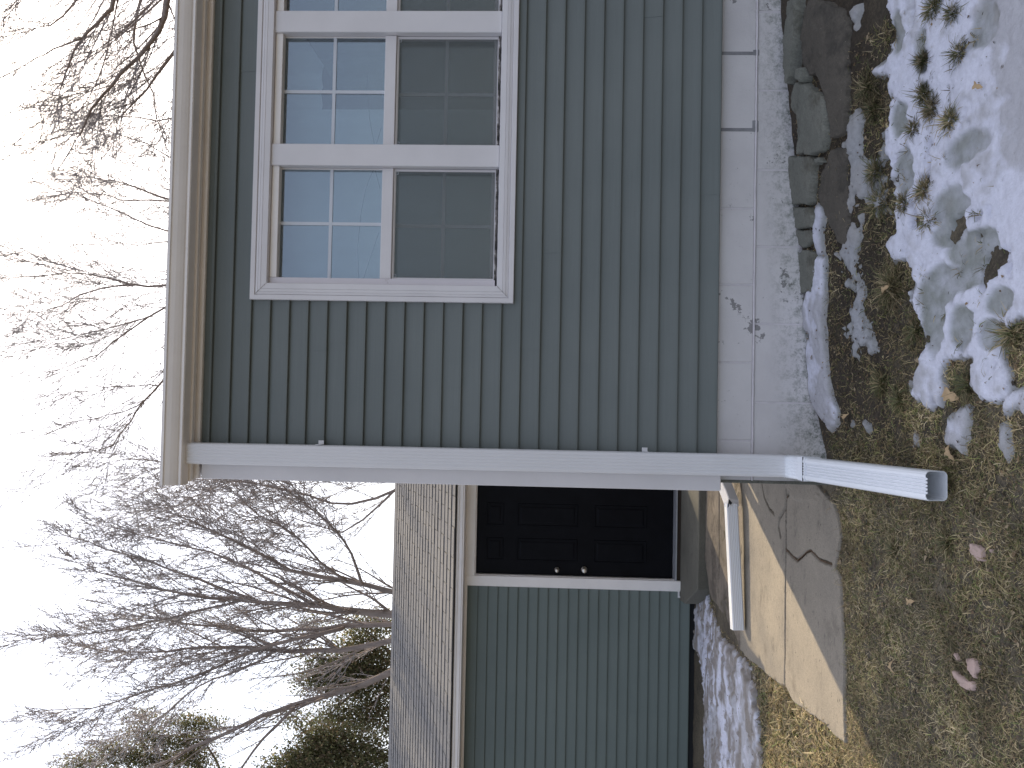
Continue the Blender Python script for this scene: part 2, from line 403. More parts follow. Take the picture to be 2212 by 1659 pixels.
me = sheet([whole], PZ, [([(FX, JY+.004), (-.9, JY), (jl-.05, JY-.004)], .011), (crk, .010), (crA, .009), (crB, .016)], rough=rub)
po = link('path', me, M['path'], None, True); tag(po, 'cracked sunlit concrete path between the house corner and the garage', None, None, 'structure')
dirty = [(1.2, BY+.014), (1.2, 7.0), (-1.35, 7.0), (-1.62, 6.75), (-1.66, BY+.3), (left_w[-2][0], BY+.014)]
jn = [gat(1556, 1040, 0), gat(1556, 1180, 0), gat(1553, 1350, 0)]
me = sheet([dirty], PZ-.012, [(jn, .02), ([gat(1530, 1180, 0), gat(1525, 1240, 0), gat(1535, 1300, 0)], .03)], st=.012, drop=.1, edge=.03)
tag(link('path', me, M['path_dirty'], None, True), 'stained older concrete walk at the foot of the garage step', None, None, 'structure')
mb = MB(); slab(mb, jit([(.6, 6.95), (.6, 7.86), (-1.93, 7.86), (-1.90, 7.6), (-1.62, 7.0)], .004, .15), -.15, .065)
tag(mb.build('concrete_step', M['stoop'], None, .008), 'low grey concrete step with a chipped corner in front of the black garage door', 'step')
# dark thresh of leaf litter in path joint
mb = MB()
for i in range(220):
    x = random.uniform(jl, FX-.1); s_ = random.uniform(.004, .010); y = JY+random.uniform(-.006, .006); z = PZ-.012
    mb.add([(x-s_, y, z), (x, y-s_*.8, z+.006), (x+s_, y, z+.004), (x, y+s_, z+.007)], [(0, 1, 2, 3)])
for i in range(260):
    k = random.randrange(len(crk)-1); t = random.random(); x = crk[k][0]+(crk[k+1][0]-crk[k][0])*t; y = crk[k][1]+(crk[k+1][1]-crk[k][1])*t
    s_ = random.uniform(.003, .007); z = PZ-.006
    mb.add([(x-s_, y, z), (x, y-s_, z+.005), (x+s_, y, z+.004), (x, y+s_, z+.006)], [(0, 1, 2, 3)])
tag(mb.build('leaf_litter', simple('litter', (.14, .09, .055), .9, .4, 90)), 'brown leaf crumbs packed into the joint and crack of the path', 'leaf litter', None, 'stuff')

# ------------------------------------------------------------------ house
WY = 4.0
house = empty('house', (1.5, 5.0, 0)); tag(house, 'grey-green vinyl sided house with triple window and white painted block foundation', 'house')
def courses(mb, x0, x1, z0, z1, yface, pitch=.1016, out_=.016, holes=(), laps=True, seed=1):
    rnd = random.Random(seed); z = z0
    while z < z1-.004:
        zt = min(z+pitch, z1)
        segs = [(x0, x1)]
        for hx0, hx1, hz0, hz1 in holes:
            if zt < hz1+.03 and z > hz0-.02:
                ns = []
                for a, b_ in segs:
                    if hx0 > a: ns.append((a, min(hx0, b_)))
                    if hx1 < b_: ns.append((max(hx1, a), b_))
                segs = ns
        lap = rnd.uniform(x0+.4, x1-.4) if laps else None
        for a, b_ in segs:
            parts = [(a, b_, 0)] if not (laps and a+.1 < lap < b_-.1) else [(a, lap, 0), (lap, b_, .0016)]
            for p, q, dy in parts:
                yb = yface-out_-dy; yt = yface-dy
                pr = [(yface+.002, z), (yb+.002, z), (yb, z+.003), (yb+.0005, z+.012), (yt, zt), (yface+.004, zt)]
                mb.strip(pr, p, q)
                if dy: mb.add([(p, yface+.004, z), (p, yb, z+.003), (p, yt, zt), (p, yface+.004, zt)], [(0, 1, 2, 3)])
        z = zt
WX0, WX1, WZ0, WZ1 = .555, 2.83, 1.66, 3.03     # hole behind the window casing
SB = .593; ST = 3.285
mb = MB(); courses(mb, -.33, 8.2, SB, ST, WY, holes=[(WX0, WX1, WZ0, WZ1)])
mb.build('siding', M['siding'], house)
mb = MB()                                       # wall cores, with the window opening left out
mb.box(-.375, WX0, WY+.006, WY+.14, .602, 3.33); mb.box(WX1, 8.2, WY+.006, WY+.14, .602, 3.33)
mb.box(WX0, WX1, WY+.006, WY+.14, .602, WZ0); mb.box(WX0, WX1, WY+.006, WY+.14, WZ1, 3.33)
mb.box(-.375, -.27, WY+.14, 5.85, .602, 3.33); mb.box(-.27, 1.6, 5.74, 5.85, .602, 3.33); mb.box(1.5, 1.6, 5.85, 12, .5, 3.33)
mb.build('wall_core', M['room'], house)
# side siding (left face) and corner boards
mb = MB(); z = SB
while z < ST-.01:
    zt = min(z+.1016, ST); mb.add([(-.377, WY+.08, zt), (-.377, 5.76, zt), (-.390, 5.76, z), (-.390, WY+.08, z), (-.376, 5.76, z), (-.376, WY+.08, z)], [(0, 1, 2, 3), (3, 2, 4, 5)]); z = zt
mb.build('siding', M['siding'], house)
mb = MB(); mb.box(-.418, -.262, WY-.026, WY+.004, .573, 3.268); mb.box(-.418, -.392, WY+.004, WY+.11, .573, 3.268)
mb.build('corner_board', M['trim'], house, .004)
mb = MB(); mb.box(-.418, -.392, 5.74, 5.90, .573, 3.268); mb.box(-.392, -.28, 5.87, 5.90, .573, 3.268)
mb.build('corner_board', M['trim'], house, .004)
mb = MB(); mb.prism([(WY-.014, 3.281), (WY-.022, 3.283), (WY-.022, 3.308), (WY+.004, 3.308), (WY+.004, 3.281)], 'x', -.418, 8.2)
mb.build('frieze_board', M['cream'], house)
mb = MB(); mb.box(-.425, 8.2, 3.93, 4.0, 3.309, 3.318)
x = -.40
mb.build('soffit', M['cream'], house)
mb = MB(); mb.box(-.43, 8.2, 3.925, 3.945, 3.30, 3.42); mb.build('fascia', M['cream'], house, .002)
# K-style gutter
gp = [(3.924, 3.312), (3.852, 3.312), (3.846, 3.316), (3.846, 3.328), (3.838, 3.333), (3.828, 3.345), (3.818, 3.360), (3.812, 3.374), (3.809, 3.384), (3.800, 3.386), (3.799, 3.399), (3.806, 3.401)]
gi = [(3.809, 3.397), (3.812, 3.388), (3.815, 3.374), (3.822, 3.360), (3.832, 3.346), (3.842, 3.335), (3.850, 3.318), (3.920, 3.316), (3.920, 3.40), (3.924, 3.40)]
mb = MB(); mb.prism(gp+gi, 'x', -.434, 8.2)
mb.prism(gp[:11]+[(3.924, 3.40)], 'x', -.4375, -.434)
mb.build('gutter', M['cream'], house)
mb = MB(); mb.box(-.4385, -.4375, 3.797, 3.926, 3.3935, 3.4); mb.prism([(3.924, 3.311), (3.850, 3.311), (3.844, 3.316), (3.844, 3.328), (3.806, 3.384), (3.797, 3.386), (3.797, 3.401), (3.802, 3.401), (3.802, 3.390), (3.812, 3.386), (3.850, 3.330), (3.850, 3.317), (3.924, 3.317)], 'x', -.4410, -.4375)
mb.build('gutter_end_cap', M['cream'], house)
# roof of the front wing (low pitch, hidden above the gutter from here)
mb = MB()
mb.prism([(3.86, 3.415), (3.86, 3.43), (4.95, 3.87), (6.05, 3.43), (6.05, 3.415)], 'x', -.43, 1.6)
mb.prism([(3.86, 3.415), (3.86, 3.43), (8.0, 5.1), (12.1, 3.43), (12.1, 3.415)], 'x', 1.6, 8.3)
mb.build('roof', M['shingle'], house)
mb = MB(); mb.prism([(4.01, 3.33), (5.88, 3.33), (5.88, 3.47), (4.95, 3.853), (4.01, 3.46)], 'x', -.378, -.36); mb.build('gable', M['siding'], house)
# foundation blocks
found = MB(); mort = MB(); FY = 4.022
joints_t = [115, 280, 450, 615, 783, 952]; joints_b = [25, 195, 367, 533, 700, 870, 1036]
def fx(v, dy): return at(v, dy, FY).x
zt1, zj, zb1 = .60, .403, .10
xt = [fx(1590, d) for d in joints_t][::-1]; xb = [fx(1670, d) for d in joints_b][::-1]
xt = [FX]+[x for x in xt if x > FX+.05]; xb = [FX]+[x for x in xb if x > FX+.05]
while xt[-1] < 8: xt.append(xt[-1]+.404)
while xb[-1] < 8: xb.append(xb[-1]+.404)
for a, b_ in zip(xt[:-1], xt[1:]): found.box(a+.0045*(a > FX), b_-.0045, FY, FY+.12, zj+.006, zt1)
for a, b_ in zip(xb[:-1], xb[1:]): found.box(a+.0045*(a > FX), b_-.0045, FY+.001, FY+.12, zb1-.1, zj-.006)
found.build('foundation', M['block'], house, .003)
mb = MB(); mb.box(FX+.003, 8.2, FY+.0035, FY+.11, .0, .598); mb.build('mortar_joint', M['mortar_white'], house)
mb = MB()
for k in (4, 5):
    mb = MB(); x = xt[-1]; x = fx(1590, joints_t[5-k] if False else (115, 280)[k-4]); mb.box(x-.011, x+.010, FY-.0025, FY+.02, zj-.004, .588)
    mb.box(x-.012, x+.02+.03*(k == 5), FY-.0028, FY+.02, zj-.012, zj+.022); mb.build('mortar_joint', M['mortar'], house, .004)
mb = MB(); mb.box(FX, -.27, WY+.15, 5.85, -.1, .60); mb.build('foundation', M['block'], house)
mb = MB()                                       # mortar bead standing slightly proud along the bed joint
pts = [(x, FY+.0005, zj+random.uniform(-.0012, .0012)) for x in np.arange(FX+.01, 3.5, .05)]
mb.tube(pts, .0058, 6); mb.build('mortar_bead', M['mortar_white'], house, smooth=True)

mb = MB(); mb.box(FX-.004, FX+.012, FY-.003, FY+.12, -.1, .592); mb.build('corner_parge', M['chunk'], house, .003)
# window unit
cz0, cz1, cx0, cx1 = 1.651, 3.036, .527, 2.862
def frame_ring(mb, x0, x1, z0, z1, prof):       # prof: (inset, y) points, mitred round the rectangle
    n_ = len(prof); 
    for (a, b_) in (('bl', 'br'), ('br', 'tr'), ('tr', 'tl'), ('tl', 'bl')):
        def C(c, i): return (x0+i if 'l' in c else x1-i, z0+i if 'b' in c else z1-i)
        vs = []
        for c in (a, b_):
            for i, y in prof:
                p = C(c, i); vs.append((p[0], y, p[1]))
        mb.add(vs, [(k, k+1, n_+k+1, n_+k) for k in range(n_-1)])
mb = MB()
frame_ring(mb, cx0, cx1, cz0, cz1, [(0, 4.0), (0, 3.968), (.002, 3.966), (.024, 3.966), (.026, 3.970), (.027, 3.975), (.029, 3.971), (.040, 3.968), (.041, 3.970), (.043, 3.967), (.055, 3.966), (.057, 3.969), (.059, 3.966), (.086, 3.968), (.088, 3.972), (.088, 4.02)])
mb.build('window_casing', M['trim'], house)
# mitre lines of the casing
mb = MB()
for sx_, sz_, x, z in ((1, 1, cx0, cz0), (1, -1, cx0, cz1)):
    mb = MB(); a = Vector((x+.028*sx_, 3.9655, z+.028*sz_)); c_ = Vector((x+.086*sx_, 3.9655, z+.086*sz_)); mb.tube([a, c_], .0011, 4); mb.build('mitre_joint', M['grime'], house)
units = [(.617, 1.245), (1.356, 1.958), (2.069, 2.70)]
iz0, iz1 = 1.739, 2.948
for ui, (ux0, ux1) in enumerate(units):
    gx0 = ux0+(.03 if ui == 0 else 0); gx1 = ux1-(.03 if ui == 2 else 0)
    mb = MB()
    frame_ring(mb, ux0-.002, ux1+.002, iz0-.002, iz1+.002, [(0, 4.0), (.002, 4.0), (.004, 4.03), (.005, 4.06)])
    wf = mb.build('window', M['frame'], house)
    wf['label'] = ['leftmost grilled sash window with a dull screen over its lower half', 'middle grilled sash window reflecting roofs in its lower half', 'right grilled sash window cut off by the picture edge'][ui]
    gz0, gz1 = iz0+.026, iz1-.045
    a0, a1 = (ux0+.034 if ui == 0 else ux0+.004), (ux1-.034 if ui == 2 else ux1-.004)
    zm0, zm1 = 2.302, 2.362
    mb = MB(); frame_ring(mb, a0, a1, zm0, gz1+.03, [(0, 4.034), (.003, 4.034), (.004, 4.045)])
    mb.build('upper_sash', M['cream'] if ui < 3 else M['trim'], wf)
    mb = MB(); mb.box(a0, a1, 4.016, 4.05, zm0, zm1); mb.build('meeting_rail', M['trim'], wf, .003)
    mb = MB(); mb.box(a0, a1, 4.0435, 4.0475, zm1-.004, gz1+.022); mb.build('upper_pane', M['glass'], wf)
    mb = MB(); mb.box(a0, a1, 4.0735, 4.0775, gz0-.01, zm0+.004); mb.build('lower_pane', M['glass'], wf)
    mb = MB(); frame_ring(mb, a0, a1, gz0-.012, zm0+.002, [(0, 4.062), (.005, 4.062), (.006, 4.073)]); mb.box(a0+.006, a1-.006, 4.060, 4.085, gz0-.012, gz0+.018)
    mb.build('lower_sash', M['frame'], wf)
    if ui in (0, 2):
        mb = MB(); mb.box(*((ux0+.001, ux0+.033) if ui == 0 else (ux1-.033, ux1-.001)), 3.999, 4.05, iz0+.012, iz1-.001); mb.build('jamb', M['frame'], wf, .002)
    xm = (a0+a1)/2; mb = MB()
    zc = (zm1+gz1+.01)/2; mb.box(xm-.0085, xm+.0085, 4.0385, 4.0430, zm1, gz1+.02); mb.box(a0, xm-.0085, 4.0385, 4.0430, zc-.0085, zc+.0085); mb.box(xm+.0085, a1, 4.0385, 4.0430, zc-.0085, zc+.0085)
    mb.build('muntin', M['muntin'], wf)
    mb = MB(); zc = (gz0+zm0)/2+.004; mb.box(xm-.0085, xm+.0085, 4.0680, 4.0730, gz0, zm0); mb.box(a0, xm-.0085, 4.0680, 4.0730, zc-.0085, zc+.0085); mb.box(xm+.0085, a1, 4.0680, 4.0730, zc-.0085, zc+.0085)
    mb.build('muntin', M['muntin'], wf)
    mb = MB(); mb.box(a0+.004, a1-.004, 4.0365, 4.038, gz0, zm0-.004); mb.build('insect_screen', M['screen'], wf)
    mb = MB(); frame_ring(mb, a0+.002, a1-.002, gz0-.012, zm0-.002, [(0, 4.040), (0, 4.030), (.006, 4.030), (.0065, 4.0355), (.0095, 4.0355), (.010, 4.040)])
    frame_ring(mb, a0+.001, a1-.001, gz0-.013, zm0-.001, [(0, 4.036), (.0015, 4.036)])
    mb.build('screen_frame', M['trim'], wf)
    for q in (a1-.028, a0+.014) if ui < 2 else (a1-.028,):
        mb = MB()
        for e in ((0, .014, 0, .0015), (0, .014, .0125, .014), (0, .0015, 0, .014), (.0125, .014, 0, .014)): mb.box(q+e[0], q+e[1], 4.034, 4.036, zm0-.024+e[2], zm0-.024+e[3])
        mb.build('screen_latch', M['muntin'], wf)
    mb = MB(); mb.box((ux0+.034 if ui == 0 else ux0+.002), ux1-.002, 4.0, 4.045, iz1-.040, iz1-.002); mb.build('head_jamb', M['cream'], wf, .002)
    mb = MB(); mb.add([(ux0, 3.985, iz0-.006), (ux1, 3.985, iz0-.006), (ux1, 4.05, iz0+.012), (ux0, 4.05, iz0+.012)], [(0, 1, 2, 3)]); mb.box(ux0, ux1, 4.028, 4.031, iz0+.012, iz0+.020)
    mb.build('sill', M['grime'], wf)
mb = MB()
for a, b_ in ((1.243, 1.358), (1.956, 2.071)): mb.box(a, b_, 3.985, 4.06, iz0-.002+.004, iz1+.002-.001)
mb.build('mullion', M['trim'], house, .003)
mb = MB(); mb.box(cx0+.088, cx1-.088, 3.992, 4.02, iz1+.001, iz1+.012); mb.box(cx0+.088, units[0][0], 3.99, 4.02, iz0, iz1); mb.build('window_frame', M['cream'], house)
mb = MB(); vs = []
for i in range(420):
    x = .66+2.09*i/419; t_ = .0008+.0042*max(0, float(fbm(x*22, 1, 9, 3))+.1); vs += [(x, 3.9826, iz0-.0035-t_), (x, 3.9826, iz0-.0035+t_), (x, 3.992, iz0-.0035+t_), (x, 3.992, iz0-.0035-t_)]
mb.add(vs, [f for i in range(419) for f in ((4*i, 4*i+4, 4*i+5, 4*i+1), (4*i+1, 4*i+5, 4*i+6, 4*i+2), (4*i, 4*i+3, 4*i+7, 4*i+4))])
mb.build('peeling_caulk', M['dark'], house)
# room behind: walls, curtains
mb = MB()
mb.add([(WX0, 4.15, 1.2), (WX1, 4.15, 1.2), (WX1, 4.15, 3.3), (WX0, 4.15, 3.3), (WX0, 5.7, 1.2), (WX1, 5.7, 1.2), (WX1, 5.7, 3.3), (WX0, 5.7, 3.3)], [(4, 5, 6, 7), (0, 4, 7, 3), (1, 5, 6, 2), (3, 7, 6, 2), (0, 1, 5, 4)])
mb.build('room_wall', M['room'], house)
def curtain(x0, x1, z0, z1, amp, y, k):
    mb = MB(); n_ = 60; vs = []
    for j in range(12):
        t = j/11; z = z1+(z0-z1)*t
        for i in range(n_+1):
            s_ = i/n_; x = x0+(x1-x0)*s_+ .02*t*math.sin(s_*9)
            vs.append((x, y+amp*(.4+.6*t)*math.sin(s_*k+.6*math.sin(s_*7)), z))
    mb.add(vs, [(j*(n_+1)+i, j*(n_+1)+i+1, (j+1)*(n_+1)+i+1, (j+1)*(n_+1)+i) for j in range(11) for i in range(n_)])
    return mb.build('curtain', M['curtain'], house, smooth=True)
curtain(.58, 1.62, 1.70, 3.1, .012, 4.19, 38)
curtain(1.62, 2.02, 2.75, 3.1, .014, 4.2, 22)
mb = MB(); vs = []; nn_ = 40                      # dark olive drape gathered across the middle and right windows
for j in range(14):
    t = j/13
    for i in range(nn_+1):
        q = i/nn_; vs.append((1.70+.55*q+.5*t*q*.3, 4.16+.02*math.sin(q*34+t*2), 3.0-.12*(1-q)-t*(.30+.55*q)-.25*(1-q)))
mb.add(vs, [(j*(nn_+1)+i, j*(nn_+1)+i+1, (j+1)*(nn_+1)+i+1, (j+1)*(nn_+1)+i) for j in range(13) for i in range(nn_)])
mb.build('drape', simple('olive_drape', (.10, .13, .10), .9, .2, 8), house, smooth=True)
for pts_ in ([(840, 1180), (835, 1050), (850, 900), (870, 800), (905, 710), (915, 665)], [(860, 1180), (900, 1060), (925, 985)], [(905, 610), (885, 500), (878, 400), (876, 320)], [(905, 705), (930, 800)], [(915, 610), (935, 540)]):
    mb = MB(); mb.tube([at((640+a/1.0635)/1.8445, b_/1.0635/1.8445, 4.09) for a, b_ in pts_], .0016, 5); mb.build('cable_reflection', M['dark'], house)  # thin dark tubes added behind the glass to draw cables reflected in it

# downspout
def rect_ribbed(w_, d_, ribs=True):             # section (along width, depth) with ribs in the front face (-depth)
    p = [(-w_/2, d_/2), (-w_/2, -d_/2+.012), (-w_/2+.004, -d_/2+.004), (-w_/2+.012, -d_/2)]
    if ribs:
        k = 5; a0_, a1_ = -w_/2+.022, w_/2-.022
        for i in range(k):
            c_ = a0_+(a1_-a0_)*i/(k-1); p += [(c_-.005, -d_/2), (c_-.002, -d_/2+.0022), (c_+.002, -d_/2+.0022), (c_+.005, -d_/2)]
    p += [(w_/2-.012, -d_/2), (w_/2-.004, -d_/2+.004), (w_/2, -d_/2+.012), (w_/2, d_/2)]
    return p
def sweep(mb, prof, pts, side, closed=True, scale=None, cap=(True, True)):
    side = Vector(side).normalized(); n_ = len(prof); n0 = len(mb.v); pts = [Vector(p) for p in pts]; m_ = len(pts)
    for i, p in enumerate(pts):
        d = (pts[min(i+1, m_-1)]-pts[max(i-1, 0)]).normalized(); sd = (side-d*side.dot(d)).normalized(); nn = d.cross(sd)
        s_ = scale[i] if scale else 1
        for a, b_ in prof: mb.v.append(tuple(p+(sd*a+nn*b_)*s_))
    for i in range(m_-1):
        for j in range(n_): mb.f.append((n0+i*n_+j, n0+i*n_+(j+1) % n_, n0+(i+1)*n_+(j+1) % n_, n0+(i+1)*n_+j))
    if cap[0]: mb.f.append(tuple(n0+j for j in range(n_)))
    if cap[1]: mb.f.append(tuple(n0+(m_-1)*n_+j for j in range(n_))[::-1])
DX = -.279; pr = rect_ribbed(.108, .078)
mb = MB(); sweep(mb, pr, [(DX, 3.925, .27), (DX-.003, 3.925, 3.313)], (1, 0, 0))
if True:
    pass
ds = mb.build('downspout', M['spout'], house); ds['label'] = 'tall white ribbed downspout down the corner of the house'
# flexible elbow with crimps, then collar and extension out over the lawn
e_end = at(2023, 1050, 2.80); A0 = Vector((DX, 3.925, .27)); A1 = Vector((DX-.004, 3.90, .20)); A2 = at(1750, 1013, 3.70)
pts = []; scl = []
for i in range(19):
    t = i/18; p = A0*(1-t)**2+A1*2*t*(1-t)+A2*t*t; pts.append(p); scl.append(1.0+(.07 if i % 2 else -.02))
mb = MB(); sweep(mb, rect_ribbed(.106, .076), pts, (-1, 0, 0), scale=scl); mb.build('elbow', M['spout2'], ds)
dv = (e_end-A2).normalized()
mb = MB(); sweep(mb, rect_ribbed(.111, .082, False), [A2-dv*.045, A2+dv*.005], (1, 0, 0)); sweep(mb, rect_ribbed(.116, .087, False), [A2-dv*.002, A2+dv*.006], (1, 0, 0)); sweep(mb, rect_ribbed(.114, .090, False), [A2+dv*.022, A2+dv*.029], (1, 0, 0)); mb.build('collar', M['spout2'], ds, .001)
mb = MB(); sweep(mb, rect_ribbed(.1135, .0845, False), [A2+dv*.006, A2+dv*.0085], (1, 0, 0)); mb.build('seam', M['dark'], ds)
# extension: hollow
def rib_ext(w_, d_, tpos):
    p = [(-w_/2, d_/2-.014), (-w_/2, -d_/2+.014), (-w_/2+.005, -d_/2+.005), (-w_/2+.014, -d_/2)]
    for i in range(5):
        c_ = -w_/2+.028+(w_-.056)*i/4; p += [(c_-.0055, -d_/2), (c_-.003, -d_/2+.007), (c_+.003, -d_/2+.007), (c_+.0055, -d_/2)]
    p += [(w_/2-.014, -d_/2), (w_/2-.005, -d_/2+.005), (w_/2, -d_/2+.014), (w_/2, d_/2-.014), (w_/2-.005, d_/2-.005), (w_/2-.014, d_/2), (-w_/2+.014, d_/2), (-w_/2+.005, d_/2-.005)]
    return p
po_ = rib_ext(.106, .084, 0); pi_ = [(a*.965, b_*.955) for a, b_ in po_]
mb = MB(); n_ = len(po_); sd = Vector((-1, 0, 0)); sd = (sd-dv*sd.dot(dv)).normalized(); nn = dv.cross(sd); n0 = 0
E0, E1 = A2+dv*.004, e_end
for P in (E0, E1):
    for pf in (po_, pi_):
        for a, b_ in pf: mb.v.append(tuple(P+sd*a+nn*b_))
for j in range(n_):
    k = (j+1) % n_
    mb.f.append((j, k, 2*n_+k, 2*n_+j)); mb.f.append((n_+j, 3*n_+j, 3*n_+k, n_+k)); mb.f.append((2*n_+j, 2*n_+k, 3*n_+k, 3*n_+j))
mb.f.append(tuple(n_+j for j in range(n_)))
ext = mb.build('extension', M['spout2'], ds)
for zz in (2.62, .95):
    mb = MB(); mb.prism([(DX-.056, 3.961), (DX+.0545, 3.961), (DX+.0545, 3.90), (DX+.0565, 3.90), (DX+.0565, 3.961), (DX+.075, 3.961), (DX+.075, 3.963), (DX-.056, 3.963)], 'z', zz, zz+.028); mb.build('strap', M['spout'], ds)
# second downspout, from the far corner of the house and out across the path
def gp_(dx, dy, z): 
    r = ray(dx, dy); t = (z-CAMH)/r.z; return Vector((r.x*t, r.y*t, z))
B1 = gp_(1579, 1085, .10); B2 = gp_(1593, 1360, .075)
side2 = Vector((0, 0, 1)).cross((B2-B1).normalized())
pr2 = [(-.030, .040), (-.030, -.034), (-.024, -.040)]+[q for i in range(5) for q in ((-.018+i*.009-.003, -.040), (-.018+i*.009, -.037), (-.018+i*.009+.003, -.040))]+[(.024, -.040), (.030, -.034), (.030, .040)]
mb = MB()
# section: width axis up (height of the face), depth towards the camera
d2 = (B2-B1).normalized(); up2 = Vector((0, 0, 1))
sweep(mb, [(a*1.35, b_) for a, b_ in pr2], [B1+d2*.01, B2], up2)
ds2 = mb.build('downspout', M['spout2'], house); ds2['label'] = 'white downspout lying out across the concrete path from the far house corner'
C0 = Vector((-.40, 5.98, 3.38)); C1 = Vector((-.40, 5.98, .26)); mb = MB()
pts = [C0, C1]; T = []
for i in range(10):
    t = i/9; T.append(C1*(1-t)**2+Vector((-.42, 5.98, .13))*2*t*(1-t)+B1*t*t)
sweep(mb, [(a*1.3, b_) for a, b_ in pr2], [C0]+T+[B1+d2*.03], (0, 1, .3)); mb.build('elbow', M['spout'], ds2)
mb = MB(); mb.add([B1+Vector((.03, -.046, .028)), B1+Vector((-.035, -.046, .035)), B1+Vector((-.0, -.047, .002))], [(0, 1, 2)]); mb.build('torn_gap', M['dark'], ds2)

# ------------------------------------------------------------------ garage
GY = 7.85
gar = empty('garage', (-3.0, 9.5, 0)); tag(gar, 'low grey-green garage with shingle roof and black side door behind the house', 'garage')
DL, DR, DB, DT = -1.72, -.806, .139, 2.124
mb = MB(); courses(mb, -6.6, -.72, -.035, 2.205, GY, holes=[(DL-.105, -.6, -.2, 2.3)], seed=5, laps=False)
mb.build('siding', M['siding2'], gar)
mb = MB(); mb.box(-6.6, DL-.02, GY+.006, GY+.12, -.04, 2.24); mb.box(DR+.02, -.69, GY+.006, GY+.12, -.04, 2.24); mb.box(-.80, -.69, GY+.12, 12.7, -.04, 2.24); mb.box(-6.6, -.8, 12.6, 12.7, -.04, 2.24); mb.box(-6.6, -6.5, GY+.12, 12.6, -.04, 2.24)
mb.box(DL-.02, DR+.02, GY+.006, GY+.12, DT+.03, 2.24)
mb.build('wall_core', M['siding2'], gar)
mb = MB(); mb.box(-6.6, -.69, GY+.02, GY+.14, -.3, -.036); mb.build('foundation', M['dark'], gar)
# door frame
mb = MB()
mb.box(DL-.105, DL-.012, GY-.030, GY+.02, .062, DT+.105); mb.box(DR+.012, DR+.105, GY-.030, GY+.02, .075, DT+.105); mb.box(DL-.012, DR+.012, GY-.029, GY+.02, DT+.012, DT+.105)
mb.box(DL-.012, DL-.002, GY-.012, GY+.05, .10, DT+.012); mb.box(DR+.002, DR+.012, GY-.012, GY+.05, .10, DT+.012); mb.box(DL-.002, DR+.002, GY-.012, GY+.05, DT+.002, DT+.012)
mb.box(DL-.118, DL-.105, GY-.020, GY+.02, .062, 2.205)
mb.build('door_frame', M['cream'], gar, .003)
# door with six raised panels
door = MB(); dh = DT-DB
def dpt(v, dy): p = at(v, dy, GY); return p.x, p.z
pz = [(at(a, 1150, GY+.03).z, at(b_, 1150, GY+.03).z) for a, b_ in ((1051, 1088), (1117, 1248), (1283, 1397))]
px_ = [(at(1200, a, GY+.03).x, at(1200, b_, GY+.03).x) for a, b_ in ((1213, 1164), (1138, 1089))]
door.box(DL, DR, GY+.03, GY+.07, DB, DT)
dob = door.build('door', M['door'], gar); dob['label'] = 'black six panel entry door with two round brushed knobs'
for i, (x0, x1) in enumerate(px_):
    for j, (z1, z0) in enumerate(pz):
        mb = MB(); frame_ring(mb, x0, x1, z0, z1, [(0, GY+.0298), (.004, GY+.025), (.010, GY+.025), (.014, GY+.0295), (.030, GY+.0295), (.045, GY+.0255)])
        mb.box(x0+.045, x1-.045, GY+.0255, GY+.03, z0+.045, z1-.045); mb.build('panel', M['door'], dob)
def knob(px, r, name):
    c_ = at(px, 1231, GY+.01); mb = MB()
    prof_ = [(0.0, r*.62), (.006, r*1.15), (.010, r*1.15), (.012, r*.5), (.03, r*.45), (.036, r*.8), (.048, r), (.058, r*.85), (.062, r*.4)]
    mb.tube([(c_.x, GY+.03-d_, c_.z) for d_, _ in prof_], [q for _, q in prof_], 16); return mb.build(name, M['chrome'], dob, smooth=True)
knob(1262, .028, 'knob'); knob(1203, .022, 'deadbolt')
mb = MB(); mb.prism([(GY-.03, DB-.035), (GY-.03, DB-.022), (GY+.028, DB-.004), (GY+.06, DB-.004), (GY+.06, DB-.035)], 'x', DL-.010, DR+.010); mb.build('threshold', M['alu'], gar)
mb = MB(); mb.box(DL-.012, DR+.012, GY-.005, GY+.03, .05, DB-.036); mb.build('sill_riser', simple('rotten_wood', (.05, .035, .025), .9), gar)
mb = MB(); mb.box(DL-.165, DL-.1175, GY-.026, GY+.0, .072, .088); mb.box(DL-.178, DL-.165, GY-.026, GY+.0, .030, .088); mb.build('flashing', M['trim'], gar)
mb = MB(); mb.box(-.74, -.66, GY-.026, GY+.004, -.04, 2.205); mb.box(-.69, -.66, GY+.004, GY+.1, -.04, 2.205); mb.build('corner_board', M['trim'], gar, .003)
mb = MB(); mb.box(-6.7, -.60, 7.640, 7.665, 2.232, 2.312); mb.box(-6.7, -.60, 7.628, 7.6395, 2.285, 2.314)
mb.box(-6.7, -.60, 7.632, 7.6395, 2.248, 2.254)
mb.build('fascia', M['cream'], gar, .002)
mb = MB(); mb.box(-6.7, -.62, 7.6655, GY+.1, 2.2325, 2.242); mb.box(-6.7, -.69, GY-.025, GY+.002, 2.2055, 2.2315); mb.box(-6.7, -.69, GY-.028, GY-.0255, 2.220, 2.2315)
mb.build('soffit', M['cream'], gar)
